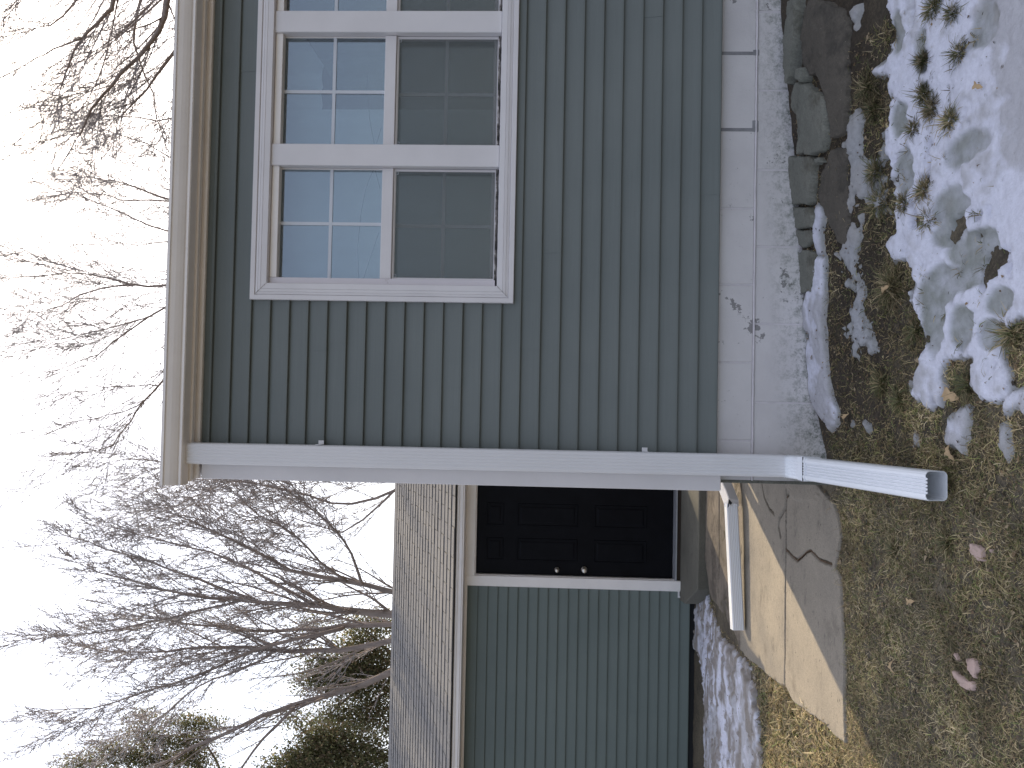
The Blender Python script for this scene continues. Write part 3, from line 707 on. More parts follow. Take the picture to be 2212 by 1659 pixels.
# gable end wall and shingled roof
P_ = .417; EY, EZ = 7.605, 2.318; RY = 10.2; RZ = EZ+P_*(RY-EY)
mb = MB(); mb.add([(-.69, GY, 2.24), (-.69, 12.6, 2.24), (-.69, RY, RZ-.06)], [(0, 1, 2)]); mb.add([(-.70, GY, 2.24), (-.70, 12.6, 2.24), (-.70, RY, RZ-.06)], [(0, 2, 1)]); mb.build('gable', M['siding2'], gar)
mb = MB(); mb.prism([(EY+.01, EZ-.012), (EY+.01, EZ), (RY, RZ-.004), (2*RY-EY, EZ), (2*RY-EY, EZ-.012), (RY, RZ-.016)], 'x', -6.7, -.60); mb.build('roof_deck', M['dark'], gar)
sh = MB(); rows = 22; L = math.hypot(RY-EY, RZ-EZ)/rows; cy, cz_ = (RY-EY)/math.hypot(RY-EY, RZ-EZ), (RZ-EZ)/math.hypot(RY-EY, RZ-EZ)
rs = random.Random(3)
for r in range(rows):
    s0 = r*L; th0 = .009; x = -6.7 + (-.155 if r % 2 else 0) + rs.uniform(-.02, .02)
    while x < -.60:
        xa = max(x+.004, -6.7); xb_ = min(x+.305-.004, -.598)
        if xb_ > xa+.01:
            tt = th0+rs.uniform(-.002, .003); ds_ = rs.uniform(-.003, .003)
            def P(s_, h_, xx): return (xx, EY+cy*s_-cz_*h_, EZ+cz_*s_+cy*h_)
            sh.add([P(s0+ds_, .0, xa), P(s0+ds_, .0, xb_), P(s0+ds_, tt, xb_), P(s0+ds_, tt, xa), P(s0+L+.01, .001, xa), P(s0+L+.01, .001, xb_)],
                   [(0, 1, 2, 3), (3, 2, 5, 4), (0, 3, 4), (1, 5, 2)])
        x += .305
sh.add([(-6.7, RY-.10, RZ-.035), (-.6, RY-.10, RZ-.035), (-.6, RY, RZ+.014), (-6.7, RY, RZ+.014), (-.6, RY+.1, RZ-.03), (-6.7, RY+.1, RZ-.03)], [(0, 1, 2, 3), (3, 2, 4, 5)])
ro = sh.build('roof', M['shingle'], gar)

# ------------------------------------------------------------------ broken concrete along the foundation
def chunk(poly, top, th, label, m='chunk', grp='broken concrete pieces along the foundation', name='concrete_chunk', st=.0045):
    W = [gat(a, b_, top*.8) for a, b_ in poly]; X_ = [p[0] for p in W]; Y_ = [p[1] for p in W]
    xs = np.arange(min(X_)-.03, max(X_)+.03, st); ys = np.arange(min(Y_)-.03, max(Y_)+.03, st); gx, gy = np.meshgrid(xs, ys)
    n1 = fbm(gx*16, gy*16, 61, 4); n2 = fbm(gx*55, gy*55, 67, 3)
    sd = poly_sd(gx, gy, W)+.013*n1+.006*n2
    T = np.where(sd > 0, np.minimum(top+.006*n1+.004*n2, top*.2+sd*7), -.02+sd*1.2) + .012*fbm(gx*3.4, gy*3.4, 71)*(sd > 0)
    gz = hgt(gx, gy)+.012*fbm(gx*2.2, gy*2.2, 3)+np.maximum(T, -.05)
    ny, nx = gx.shape; idx = np.arange(nx*ny).reshape(ny, nx); keep = sd > -.012
    kf = keep[:-1, :-1] & keep[:-1, 1:] & keep[1:, 1:] & keep[1:, :-1]
    fc = np.stack([idx[:-1, :-1], idx[:-1, 1:], idx[1:, 1:], idx[1:, :-1]], -1)[kf]
    used, inv = np.unique(fc, return_inverse=True); cxm, cym = float(np.mean(X_)), float(np.mean(Y_)); z0 = float(hgt(cxm, cym))
    V = np.stack([gx.ravel()-cxm, gy.ravel()-cym, gz.ravel()-z0], 1)[used]
    o = link(name, npmesh(name, V, inv.reshape(-1, 4), 4), M[m]); o.location = (cxm, cym, z0)
    tag(o, label, 'concrete chunk', grp); return o
chunk([(1712, 195), (1722, 175), (1745, 180), (1765, 200), (1783, 205), (1787, 235), (1790, 290), (1780, 325), (1757, 335), (1725, 332), (1728, 260), (1712, 230)], .035, .05, 'large rough grey concrete slab fragment with a chipped dark hole, biggest against the foundation')
chunk([(1705, 337), (1752, 338), (1764, 345), (1757, 380), (1755, 440), (1712, 442), (1706, 400)], .030, .05, 'squarish grey concrete fragment just left of the largest slab fragment')
chunk([(1714, 447), (1752, 450), (1757, 465), (1755, 490), (1728, 495), (1714, 490)], .030, .05, 'small square concrete fragment with rounded corners beside a dark gap')
chunk([(1716, 498), (1754, 497), (1756, 515), (1742, 535), (1722, 532)], .026, .05, 'small wedge of concrete between two dark cracks')
chunk([(1724, 545), (1745, 538), (1764, 548), (1760, 600), (1752, 632), (1720, 636), (1716, 570)], .026, .05, 'long low concrete fragment ending at the snow strip')
chunk([(1718, 645), (1738, 642), (1740, 700), (1736, 765), (1722, 768), (1716, 700)], .018, .05, 'thin mossy strip of concrete hugging the wall behind the snow strip')
chunk([(1706, 765), (1722, 770), (1732, 830), (1745, 880), (1760, 940), (1762, 960), (1712, 960), (1705, 860)], .022, .05, 'mossy green stained concrete apron at the wall foot near the downspout')
chunk([(1704, 0), (1722, -5), (1723, 60), (1718, 110), (1712, 165), (1700, 190), (1697, 100)], .05, .05, 'crumbling mortar ledge stuck to the foot of the wall at the far right')
chunk([(1745, 0), (1765, -6), (1815, 20), (1830, 45), (1828, 120), (1832, 190), (1825, 290), (1800, 300), (1793, 235), (1780, 190), (1765, 160), (1752, 165), (1740, 135), (1735, 60)], .022, .04, 'long flat slab coated in brown mud at the right', 'mud', None, 'concrete_slab')
chunk([(1800, 325), (1830, 318), (1832, 400), (1835, 470), (1830, 540), (1800, 500), (1770, 430), (1778, 380)], .012, .04, 'mud covered slab beside the small snow strip', 'mud', None, 'concrete_slab')
chunk([(1725, 150), (1735, 145), (1740, 165), (1735, 180), (1722, 172)], .055, .03, 'pale fist sized lump of concrete resting on the slab corner')
chunk([(1762, 338), (1774, 338), (1778, 350), (1766, 358), (1760, 350)], .03, .03, 'rounded stone lodged in the dark gap beside the slabs', 'chunk', None)
for q in (('pink paver fragment sunk in the grass, split by blades of grass', [(2056, 1440), (2070, 1458), (2106, 1474), (2106, 1487), (2094, 1496), (2080, 1488), (2062, 1466)]),
          ('small pink paver piece just above the larger split one', [(2056, 1408), (2066, 1410), (2074, 1432), (2066, 1428)]),
          ('pink paver corner between two strands of grass', [(2089, 1422), (2107, 1424), (2109, 1440), (2107, 1466), (2097, 1458), (2089, 1440)]),
          ('lone leaf shaped pink paver piece among green grass', [(2096, 1175), (2122, 1182), (2126, 1190), (2125, 1216), (2114, 1212), (2102, 1196)]),
          ('tiny pink paver chip beside the lone paver piece', [(2135, 1180), (2144, 1185), (2144, 1198), (2136, 1194)])):
    o = chunk(q[1], .013, .02, q[0], 'brick', 'pink paver pieces in the lawn', 'paver_fragment'); o['category'] = 'paver'

# ------------------------------------------------------------------ snow
main = [(2300, -60), (1925, -60), (1923, 0), (1938, 43), (1931, 110), (1888, 160), (1925, 173), (1921, 213), (1918, 267), (1905, 290), (1925, 330), (1930, 400), (1941, 467), (1945, 500), (1925, 530), (1930, 560), (1985, 575), (1985, 610), (1961, 650), (1985, 686), (1995, 730), (1985, 786), (1968, 836), (1975, 866), (2008, 886), (2041, 886), (2050, 850), (2045, 800), (2060, 784), (2100, 786), (2108, 853), (2141, 876), (2180, 880), (2200, 850), (2195, 800), (2180, 775), (2185, 720), (2212, 690), (2300, 680)]
main2 = [(2178, 900), (2170, 860), (2212, 830), (2300, 830), (2300, 900), (2212, 886)]
finger = [(2048, 900), (2048, 946), (2070, 968), (2083, 980), (2092, 950), (2100, 920), (2106, 878), (2090, 872), (2075, 895)]
strip = [(1764, 553), (1758, 612), (1738, 640), (1737, 713), (1752, 726), (1742, 742), (1737, 780), (1736, 795), (1748, 846), (1765, 885), (1795, 931), (1811, 926), (1815, 893), (1812, 880), (1798, 850), (1788, 750), (1785, 690), (1788, 636), (1788, 553)]
strip0 = [(1767, 443), (1761, 490), (1758, 505), (1768, 553), (1786, 553), (1778, 503), (1786, 463), (1780, 443)]
patch = [(1822, 553), (1832, 500), (1850, 490), (1858, 520), (1866, 560), (1872, 600), (1880, 660), (1888, 710), (1892, 750), (1870, 768), (1855, 790), (1840, 770), (1832, 720), (1840, 650), (1828, 600)]
patch2 = [(1842, 270), (1862, 262), (1870, 300), (1880, 330), (1918, 300), (1925, 380), (1915, 440), (1930, 470), (1890, 440), (1858, 420), (1838, 440), (1838, 350)]
small = [[(2160, 915), (2180, 912), (2190, 930), (2189, 975), (2180, 990), (2165, 960)], [(1872, 915), (1882, 918), (1884, 930), (1876, 932)], [(1975, 935), (1982, 938), (1986, 960), (1973, 964), (1978, 950)], [(1838, 910), (1843, 912), (1842, 922), (1836, 920)],
         [(1720, 0), (1740, 10), (1738, 70), (1728, 90), (1724, 40)], [(1845, 0), (1862, 20), (1848, 60), (1842, 30)]]
garp = [(1518, 1246), (1508, 1293), (1495, 1306), (1494, 1340), (1498, 1399), (1515, 1430), (1525, 1506), (1526, 1600), (1530, 1760), (1651, 1760), (1651, 1659), (1648, 1590), (1641, 1506), (1634, 1456), (1618, 1430), (1591, 1406), (1570, 1380), (1548, 1345), (1535, 1300), (1528, 1262)]
polys = [([gat(a, b_) for a, b_ in P], nz_, top_) for P, nz_, top_ in
   [(main, 1, 1), (main2, .9, .8), (finger, .7, .6), (strip, .45, .9), (strip0, .35, .6), (patch, 2.2, .30), (patch2, 2.4, .28)]+[(s_, .4, .4) for s_ in small]]
ell = [(2118, 318, 58, 45), (2112, 538, 50, 36), (2070, 440, 45, 50), (2182, 650, 34, 30), (2150, 50, 45, 60), (2040, 620, 50, 45), (2092, 600, 40, 30), (2030, 690, 28, 60), (2090, 700, 26, 50), (1955, 260, 16, 40), (1965, 370, 22, 50), (2155, 720, 22, 30), (2005, 110, 14, 50), (2060, 505, 36, 26), (1950, 60, 16, 60)]
def snow(name, x0, x1, y0, y1, st, P, label, dirty=0, ells=()):
    xs = np.arange(x0, x1, st); ys = np.arange(y0, y1, st); gx, gy = np.meshgrid(xs, ys)
    n1 = fbm(gx*5, gy*5, 21, 5); n2 = fbm(gx*19, gy*19, 33, 4); n3 = fbm(gx*60, gy*60, 41, 3)
    T = np.full(gx.shape, -.2)
    for poly, na, top_ in P:
        sd = poly_sd(gx, gy, poly) + na*(.034*n1+.030*n2+.010*n3) - (.035*np.clip(fbm(gx*26, gy*34, 141, 4)+.12, 0, 1)*2 if na > 1.5 else 0)
        t = np.where(sd > 0, .026*top_*(1-np.exp(-sd/.016)), sd*.6)
        T = np.maximum(T, t)
    thick = T.copy()
    foot = np.zeros(gx.shape)
    for a, b_, ra, rb in ells:
        c_ = gat(a, b_); e1 = gat(a+ra, b_); e2 = gat(a, b_+rb)
        ux = (gx-c_[0])/(abs(e2[0]-c_[0])+1e-6); uy = (gy-c_[1])/(abs(e1[1]-c_[1])+1e-6)
        d = np.sqrt(ux*ux+uy*uy)+.75*n1+.25*n2; foot = np.maximum(foot, 1-sstep(.75, 1.05, d))
    T = T + np.where(T > 0, .010*n1+.009*n2+.0035*n3-.013*foot, 0) - .05*sstep(.42, .7, fbm(gx*8, gy*10, 97, 4)+.55*(fbm(gx*2.3, gy*2.3, 98, 3)))
    if dirty: 
        core = sstep(-.12, .22, n1*.8+.6*n2+.55*fbm(gx*3, gy*1.4, 77)-.02); T = T-.03*core*dirty; thick = thick-.012*core*dirty
    gz = hgt(gx, gy)+.004+np.maximum(T, -.03) + .012*fbm(gx*2.2, gy*2.2, 3)
    white = np.array([.69, .70, .80]); grey = np.array([.28, .285, .285]); brown = np.array([.20, .165, .13])
    k = sstep(.003, .018, thick)[..., None]; cc = grey*(1-k)+white*k
    gr = (foot*(.85+.5*n2))[..., None].clip(0, 1); cc = cc*(1-gr)+np.array([.27, .285, .27])*gr
    n4 = fbm(gx*2.1, gy*2.6, 88, 5); g2 = (sstep(.0, .28, n4+.35*n1+.35*n2)*.62)[..., None]; cc = cc*(1-g2)+np.array([.36, .35, .345])*g2
    if dirty: dd = (sstep(-.15, .3, fbm(gx*5, gy*13, 55, 5)+.08)*.85)[..., None]; cc = cc*(1-dd)+np.array([.24, .205, .17])*dd
    ny, nx = gx.shape; idx = np.arange(nx*ny).reshape(ny, nx)
    keep = (T > -.015); kf = keep[:-1, :-1] | keep[:-1, 1:] | keep[1:, 1:] | keep[1:, :-1]
    fc = np.stack([idx[:-1, :-1], idx[:-1, 1:], idx[1:, 1:], idx[1:, :-1]], -1)[kf]
    used, inv = np.unique(fc, return_inverse=True); V = np.stack([gx.ravel(), gy.ravel(), gz.ravel()], 1)[used]
    me = npmesh(name, V, inv.reshape(-1, 4), 4, cc.reshape(-1, 3)[used])
    o = link(name, me, M['snow'], None, True); tag(o, label, 'snow', None, 'stuff')
    return (xs, ys, thick)
SN = snow('snow', -.6, 1.75, 2.0, 4.02, .008, polys, 'melting bluish snow with grey footprints on the lawn in front of the house', 0, ell)
SG = snow('snow', -3.4, -1.0, 4.8, 7.8, .012, [([gat(a, b_) for a, b_ in garp], 2.0, 1.2)], 'dirty melting snow bank along the garage wall', .9)
def thick_at(x, y):
    o = np.full(x.shape, -.2)
    for xs_, ys_, T in (SN, SG):
        i = np.clip(((x-xs_[0])/(xs_[1]-xs_[0])).astype(int), 0, len(xs_)-1); j = np.clip(((y-ys_[0])/(ys_[1]-ys_[0])).astype(int), 0, len(ys_)-1)
        ins = (x >= xs_[0]) & (x <= xs_[-1]) & (y >= ys_[0]) & (y <= ys_[-1]); o = np.where(ins, np.maximum(o, T[j, i]), o)
    return o

# ------------------------------------------------------------------ grass
pathp = near_w + left_w + [(-1.62, 7.0), (3, 7.0), (3, 5.9), (FX, 5.9), (FX, 4.0)]
def blades(n_, xr, yr, lmean, flat, seed, dens=None, wid=.0017, cols=None, center=None, spread=None):
    rg = np.random.default_rng(seed)
    x = rg.uniform(xr[0], xr[1], n_); y = rg.uniform(yr[0], yr[1], n_)
    if center is not None:
        r = np.abs(rg.normal(0, spread, n_)); a = rg.uniform(0, 2*np.pi, n_); x = center[0]+r*np.cos(a); y = center[1]+r*np.sin(a)
    if dens is not None:
        k = rg.random(n_) < dens(x, y); x = x[k]; y = y[k]
    n_ = len(x)
    if center is not None: ang = a + rg.normal(0, .5, n_)
    else: ang = rg.uniform(0, 2*np.pi, n_) + .8*fbm(x*2, y*2, 91)*3
    L = lmean*rg.lognormal(0, .35, n_); el = np.clip(rg.normal(flat, .3, n_), .03, 1.4)
    w_ = wid*rg.uniform(.7, 1.5, n_)
    dxy = np.stack([np.cos(ang), np.sin(ang)], 1); sidev = np.stack([-np.sin(ang), np.cos(ang)], 1)
    z = hgt(x, y) + .012*fbm(x*2.2, y*2.2, 3)-.002
    P = np.stack([x, y, z], 1)
    d1 = np.concatenate([dxy*np.cos(el)[:, None], np.sin(el)[:, None]], 1)
    el2 = el-rg.uniform(.2, 1.0, n_); d2 = np.concatenate([dxy*np.cos(el2)[:, None], np.sin(el2)[:, None]], 1)
    s3 = np.concatenate([sidev, rg.normal(0, .4, (n_, 1))], 1)*w_[:, None]
    Q = P+d1*(L*.55)[:, None]; Rr = Q+d2*(L*.45)[:, None]
    Q[:, 2] = np.maximum(Q[:, 2], z+.003); Rr[:, 2] = np.maximum(Rr[:, 2], z+.002)
    V = np.stack([P-s3, P+s3, Q+s3*.8, Q-s3*.8, Rr+s3*.2, Rr-s3*.2], 1).reshape(-1, 3)
    b0 = np.arange(n_)*6; Fc = np.concatenate([np.stack([b0, b0+1, b0+2, b0+3], 1), np.stack([b0+3, b0+2, b0+4, b0+5], 1)])
    pal = np.array(cols); ci = rg.random(n_); patchn = fbm(x*3.1, y*3.1, 63, 3)*.55
    ci = np.clip(ci+patchn, 0, .999); c = pal[(ci*len(pal)).astype(int)]*rg.uniform(.65, 1.8, (n_, 1))*(.85+.7*fbm(x*6, y*6, 131, 4))[:, None].clip(.35, 1.3)
    return V, Fc, np.repeat(c, 6, 0)
PAL = [(.32, .25, .13), (.44, .35, .20), (.21, .155, .085), (.36, .30, .15), (.16, .135, .065), (.22, .22, .08), (.13, .155, .05), (.42, .35, .22)]
def dens(x, y):
    inp = poly_sd(x, y, pathp); T = thick_at(x, y)
    d = np.where(inp > .008+.05*np.clip(fbm(x*7, y*7, 29, 3), 0, 1), 0., 1.); d = np.where(T > .006, .02, d)
    d = np.where((T > -.01) & (T <= .006), d*.45, d)
    soil = sstep(2.95, 3.35, y)*sstep(-.35, .05, x); d = d*(1-.80*soil)
    d = np.where((x > FX-.05) & (y > 3.93), 0, d); d = np.where(y > 5.4, d*.25, d); d = np.where((y > 7.1) | ((x > -1.6) & (y > 5.3)), 0, d)
    return d*(.55+.45*sstep(-.5, .3, fbm(x*4, y*4, 15)))
V1, F1, C1_ = blades(330000, (-3.4, 1.6), (1.95, 4.0), .029, .34, 1, dens, wid=.0011, cols=PAL)
V2, F2, C2_ = blades(90000, (-4.2, -1.0), (3.9, 7.2), .045, .35, 2, dens, wid=.0026, cols=PAL)
V = np.concatenate([V1, V2]); Fq = np.concatenate([F1, F2+len(V1)]); C_ = np.concatenate([C1_, C2_])
tag(link('grass', npmesh('grass', V, Fq, 4, C_), M['grass']), 'matted straw and olive winter grass covering the lawn', 'grass', None, 'stuff')
# leaf crumbs and bits in the soil
rg = np.random.default_rng(5); n_ = 34000
x = rg.uniform(-3.2, 1.6, n_); y = rg.uniform(1.95, 7.3, n_); T = thick_at(x, y); inp = poly_sd(x, y, pathp)
k = ((T < .004) | ((T < .02) & (rg.random(n_) < .4)) | (rg.random(n_) < .06)) & (inp < .0) & ~((x > FX-.03) & (y > 4.0)) & ~((x > -1.5) & (y > 5.3)); x = x[k]; y = y[k]; n_ = len(x)
s_ = rg.uniform(.002, .008, n_)*(1+.8*(rg.random(n_) < .06)); z = hgt(x, y)+.012*fbm(x*2.2, y*2.2, 3)+np.maximum(thick_at(x, y), 0)+.008
a = rg.uniform(0, 6.28, n_); V = []
for q in range(4):
    aa = a+q*np.pi/2+rg.uniform(-.4, .4, n_); V.append(np.stack([x+s_*np.cos(aa)*rg.uniform(.5, 1.2, n_), y+s_*np.sin(aa)*rg.uniform(.5, 1.2, n_), z+rg.uniform(-.003, .004, n_)], 1))
V = np.stack(V, 1).reshape(-1, 3); pal = np.array([(.17, .11, .06), (.09, .06, .04), (.25, .17, .09), (.05, .04, .03), (.36, .28, .18), (.12, .08, .05)])
c = pal[rg.integers(0, len(pal), n_)]
tag(link('leaf_litter', npmesh('leaf_litter', V, np.arange(n_*4).reshape(-1, 4), 4, np.repeat(c, 4, 0)), M['grass']), 'crumbled dead leaves scattered through the lawn and soil', 'leaf litter', None, 'stuff')
# tufts standing on the snow and soil: things of their own
tufts = [(1873, 190, .07, 'large green-brown grass tuft in the dark soil, first one near the right'), (1885, 235, .06, 'broad grass tuft spilling towards the wet soil at the right'), (1960, 640, .0, ''),
 (1925, 620, .11, 'biggest bushy grass tuft between the narrow snow strip and the main snow'), (1905, 440, .07, 'brown grass clump at the back edge of the main snow'), (1895, 372, .06, 'flattened brown grass patch between two lobes of patchy snow'),
 (2008, 200, .035, 'slim grass tuft sticking up through snow, upper of a close pair'), (2025, 235, .045, 'dark grass tuft melting through snow, lower of a close pair'), (1985, 280, .03, 'thin wispy tuft in the snow beside the close pair'),
 (2065, 260, .04, 'grass tuft touching the back of the big grey footprint'), (2085, 115, .035, 'pointed grass tuft alone in clean snow at the right'), (2030, 15, .045, 'dark grass tuft at the right picture edge'), (2072, 30, .035, 'small grass tuft next to the diagonal grey footprint'),
 (2008, 130, .03, 'sparse grass tuft at the edge of bright snow'), (2008, 412, .04, 'spiky grass tuft above a brownish thawed patch'), (2020, 475, .035, 'compact round grass tuft alone in the snow'), (1965, 440, .03, 'small olive tuft close to the dark soil edge'),
 (1980, 715, .045, 'green grass clump at the ragged left end of the snow'), (1905, 830, .055, 'green tuft in bare dark soil beyond the snow'), (1945, 865, .05, 'straw coloured tuft just off the tip of the main snow'), (2190, 720, .06, 'dark grass clump in the thawed hollow at the lower edge'), (2095, 830, .05, 'olive grass clump filling the notch under the oak leaf'), (2045, 1170, .05, 'star shaped green grass tuft in the lawn'), (1930, 1190, .045, 'small green tuft near the path edge')]
TP = [(.10, .105, .045), (.12, .13, .05), (.26, .21, .11), (.17, .13, .07), (.085, .09, .04), (.33, .27, .16)]
for i, (a_, b_, r, lab) in enumerate(tufts):
    if not r: continue
    c_ = gat(a_, b_); V, Fq, C_ = blades(int(110+r*5600), (0, 1), (0, 1), (.022+r*.34), .58, 100+i, None, .0013, TP, c_, r*.42)
    th = float(thick_at(np.array([c_[0]]), np.array([c_[1]]))[0]); V[:, 2] += max(0, th)*.9
    me = npmesh('grass_tuft', V-np.array([c_[0], c_[1], 0]), Fq, 4, C_); o = link('grass_tuft', me, M['grass']); o.location = (c_[0], c_[1], 0)
    tag(o, lab, 'grass tuft', 'grass tufts in the snow and soil')
rgs = np.random.default_rng(77); Vs = []; Fs = []; Cs = []; nb = 0
for i in range(150):
    px_, py_ = rgs.uniform(1925, 2180), rgs.uniform(-20, 860)
    if rgs.random() > .25+.75*float(sstep(2120, 1950, px_) if False else (1-sstep(1960, 2140, px_))): continue
    c_ = gat(px_, py_); th = float(thick_at(np.array([c_[0]]), np.array([c_[1]]))[0])
    if th < .004: continue
    V, Fq, C_ = blades(int(rgs.integers(3, 16)), (0, 1), (0, 1), .028, .5, 400+i, None, .0012, TP, c_, .010); V[:, 2] += th*.8
    Vs.append(V); Fs.append(Fq+nb); Cs.append(C_); nb += len(V)
tag(link('grass', npmesh('grass', np.concatenate(Vs), np.concatenate(Fs), 4, np.concatenate(Cs)), M['grass']), 'stray dark grass blades poking through the thin snow', 'grass', None, 'stuff')
# oak leaves
def oak_leaf(px, py, ln, rot, lab):
    c_ = gat(px, py); z = float(hgt(*c_))+max(0, float(thick_at(np.array([c_[0]]), np.array([c_[1]]))[0]))+.016
    out_ = []; k = 22
    for i in range(k+1):
        t = i/k; w_ = ln*.26*math.sin(math.pi*min(1, t*1.02+.02))**.7*(.42+.58*abs(math.sin(t*math.pi*3.5)))
        out_.append((t*ln-ln/2, max(w_, .0015)))
    mb = MB(); vs = []
    for x_, w_ in out_:
        cz = .012*math.cos(x_/ln*4); vs += [(x_, w_, cz+.35*w_), (x_, 0, cz), (x_, -w_, cz+.35*w_)]
    n2 = len(vs); ro = Matrix.Rotation(rot, 3, 'Z')
    V = [tuple(ro @ Vector(v)) for v in vs]; Fc = []
    for i in range(k): Fc += [(3*i, 3*i+1, 3*i+4, 3*i+3), (3*i+1, 3*i+2, 3*i+5, 3*i+4)]
    mb.add(V, Fc); mb.tube([ro @ Vector((-ln/2, 0, 0)), ro @ Vector((-ln*.75, .004, .004))], .001, 4)
    o = mb.build('oak_leaf', M['leaf'], None); o.location = (c_[0], c_[1], z); tag(o, lab, 'leaf', 'dead oak leaves on the lawn')
    sl_ = o.modifiers.new('thickness', 'SOLIDIFY'); sl_.thickness = .0008
oak_leaf(2062, 850, .105, 1.2, 'deeply lobed tan oak leaf lying in the grassy notch of the snow')
oak_leaf(2065, 975, .07, .4, 'tan oak leaf at the tip of the snow finger')
oak_leaf(1922, 628, .06, 2.2, 'pale curled oak leaf in the biggest grass tuft')
oak_leaf(2140, 184, .05, .9, 'small orange brown leaf alone on clean snow')
oak_leaf(1835, 903, .06, -.8, 'yellowish curled leaf at the tip of the narrow snow strip')
oak_leaf(1938, 1440, .06, .2, 'pale shrivelled leaf in the lawn beyond the path')
oak_leaf(1975, 1300, .05, 1.9, 'curled dead leaf in the lawn between the tuft and the path')

# ------------------------------------------------------------------ trees
class Tree:
    def __init__(s, seed, k=1.): s.k = k; s.q = 1. if k < 1.5 else .76; s.r = random.Random(seed); s.lim = MB(); s.tw = MB(); s.bu = MB()
    def wig(s, p, d, L, r0, r1, seg, up, curl):
        pts = [p.copy()]; q = p.copy(); d = d.normalized()
        for i in range(seg):
            d = (d+Vector((s.r.gauss(0, curl), s.r.gauss(0, curl), s.r.gauss(0, curl)+up))).normalized(); q = q+d*(L/seg); pts.append(q.copy())
        return pts, [r0+(r1-r0)*i/seg for i in range(seg+1)]
    def side(s, d, ang):
        a = d.orthogonal().normalized(); a.rotate(Matrix.Rotation(s.r.uniform(0, 6.283), 3, d)); return (d*math.cos(ang)+a*math.sin(ang)).normalized()
    def limb(s, pts, r0, r1, dens_=1., maxlen=2.4, sc=1.):
        K = s.k; r0 *= K*(.68 if s.k == 1 else .56); r1 *= K*.7; maxlen *= (1 if s.k == 1 else 1.2); sc *= K
        # refine
        P = [];
        for i in range(len(pts)-1):
            a, b_ = pts[i], pts[i+1]; k = max(2, int((b_-a).length/(.4*K)))
            p0 = pts[max(i-1, 0)]; p3 = pts[min(i+2, len(pts)-1)]
            for j in range(k):
                t = j/k; q = .5*((2*a)+(b_-p0)*t+(2*p0-5*a+4*b_-p3)*t*t+(3*a-p0-3*b_+p3)*t**3)
                P.append(q+Vector((s.r.gauss(0, .012), s.r.gauss(0, .03), s.r.gauss(0, .012)))*K)
        P.append(pts[-1]); n = len(P); rad = [r0+(r1-r0)*(i/(n-1))**.8 for i in range(n)]
        s.lim.tube(P, rad, 6)
        Ltot = sum((P[i+1]-P[i]).length for i in range(n-1)); done = 0
        for i in range(1, n-1):
            d = (P[i+1]-P[i]); L = d.length; f = i/(n-1)
            ex = 0 if f < (.16 if s.k == 1 else .06) else L/K*(6.0 if s.k == 1 else 7.2)*dens_*(.24+.8*f)
            for _ in range(int(ex)+(1 if s.r.random() < ex-int(ex) else 0)):
                ln = maxlen*(1-f*.62)*s.r.uniform(.45, 1.1)*sc
                s.branch(P[i], s.side(d.normalized(), s.r.uniform(.22, .6)), ln*1.5, rad[i]*.42, 1, sc)
        for _ in range(3): s.branch(P[-1], s.side((P[-1]-P[-2]).normalized(), .25), .7*sc, r1, 1, sc)
    def branch(s, p, d, L, r, lv, sc):
        r = max(r, .0062*sc)*s.q; seg = max(3, int(L/(.16*sc)))
        pts, rad = s.wig(p, d, L, r, .0050*sc*s.q, seg, .04, .04)
        (s.lim if r > .014*sc else s.tw).tube(pts, rad, 4 if r > .014*sc else 3, False)
        step = .13*sc if lv == 1 else .085*sc
        for i in range(1, seg+1):
            dd = (pts[i]-pts[i-1]); f = i/seg
            k = dd.length/step
            while k > 0:
                if s.r.random() < min(k, 1)*.85:
                    q = pts[i-1]+dd*s.r.random()
                    if lv == 1: s.branch(q, s.side(dd.normalized(), s.r.uniform(.3, .8)), L*.36*(1.2-f*.7)*s.r.uniform(.5, 1.2), rad[i]*.5, 2, sc)
                    else: s.twig(q, s.side(dd.normalized(), s.r.uniform(.4, 1.0)), s.r.uniform(.05, .2)*sc, sc)
                k -= 1
    def twig(s, p, d, L, sc):
        pts, rad = s.wig(p, d, L, .0056*sc*s.q, .0042*sc*s.q, 2, .09, .12); s.tw.tube(pts, rad, 3, False)
        for q in pts[1:]:
            if s.r.random() < .55:
                b_ = s.r.uniform(.009, .019)*sc*s.q; o = Vector((s.r.uniform(-1, 1), s.r.uniform(-1, 1), s.r.uniform(-1, 1)))*b_
                s.bu.add([q+o+Vector((-b_, 0, 0)), q+o+Vector((b_, 0, -b_*.6)), q+o+Vector((0, b_*.5, b_)), q+o+Vector((0, -b_, 0))], [(0, 1, 2), (1, 3, 2), (0, 2, 3)])
    def build(s, name, loc, label, grp='bare trees behind the buildings'):
        t = empty(name, loc); tag(t, label, 'tree', grp)
        s.lim.build('trunk', M['bark'], t, smooth=True)
        c = s.tw.build('crown', M['twig'], t); s.bu.build('buds', M['bud'], c)
def track(tr, pix, Y0, Y1, r0, r1, **k):
    n = len(pix); tr.limb([at(a, b_, Y0+(Y1-Y0)*(i/(n-1))**1.2) for i, (a, b_) in enumerate(pix)], r0, r1, **k)
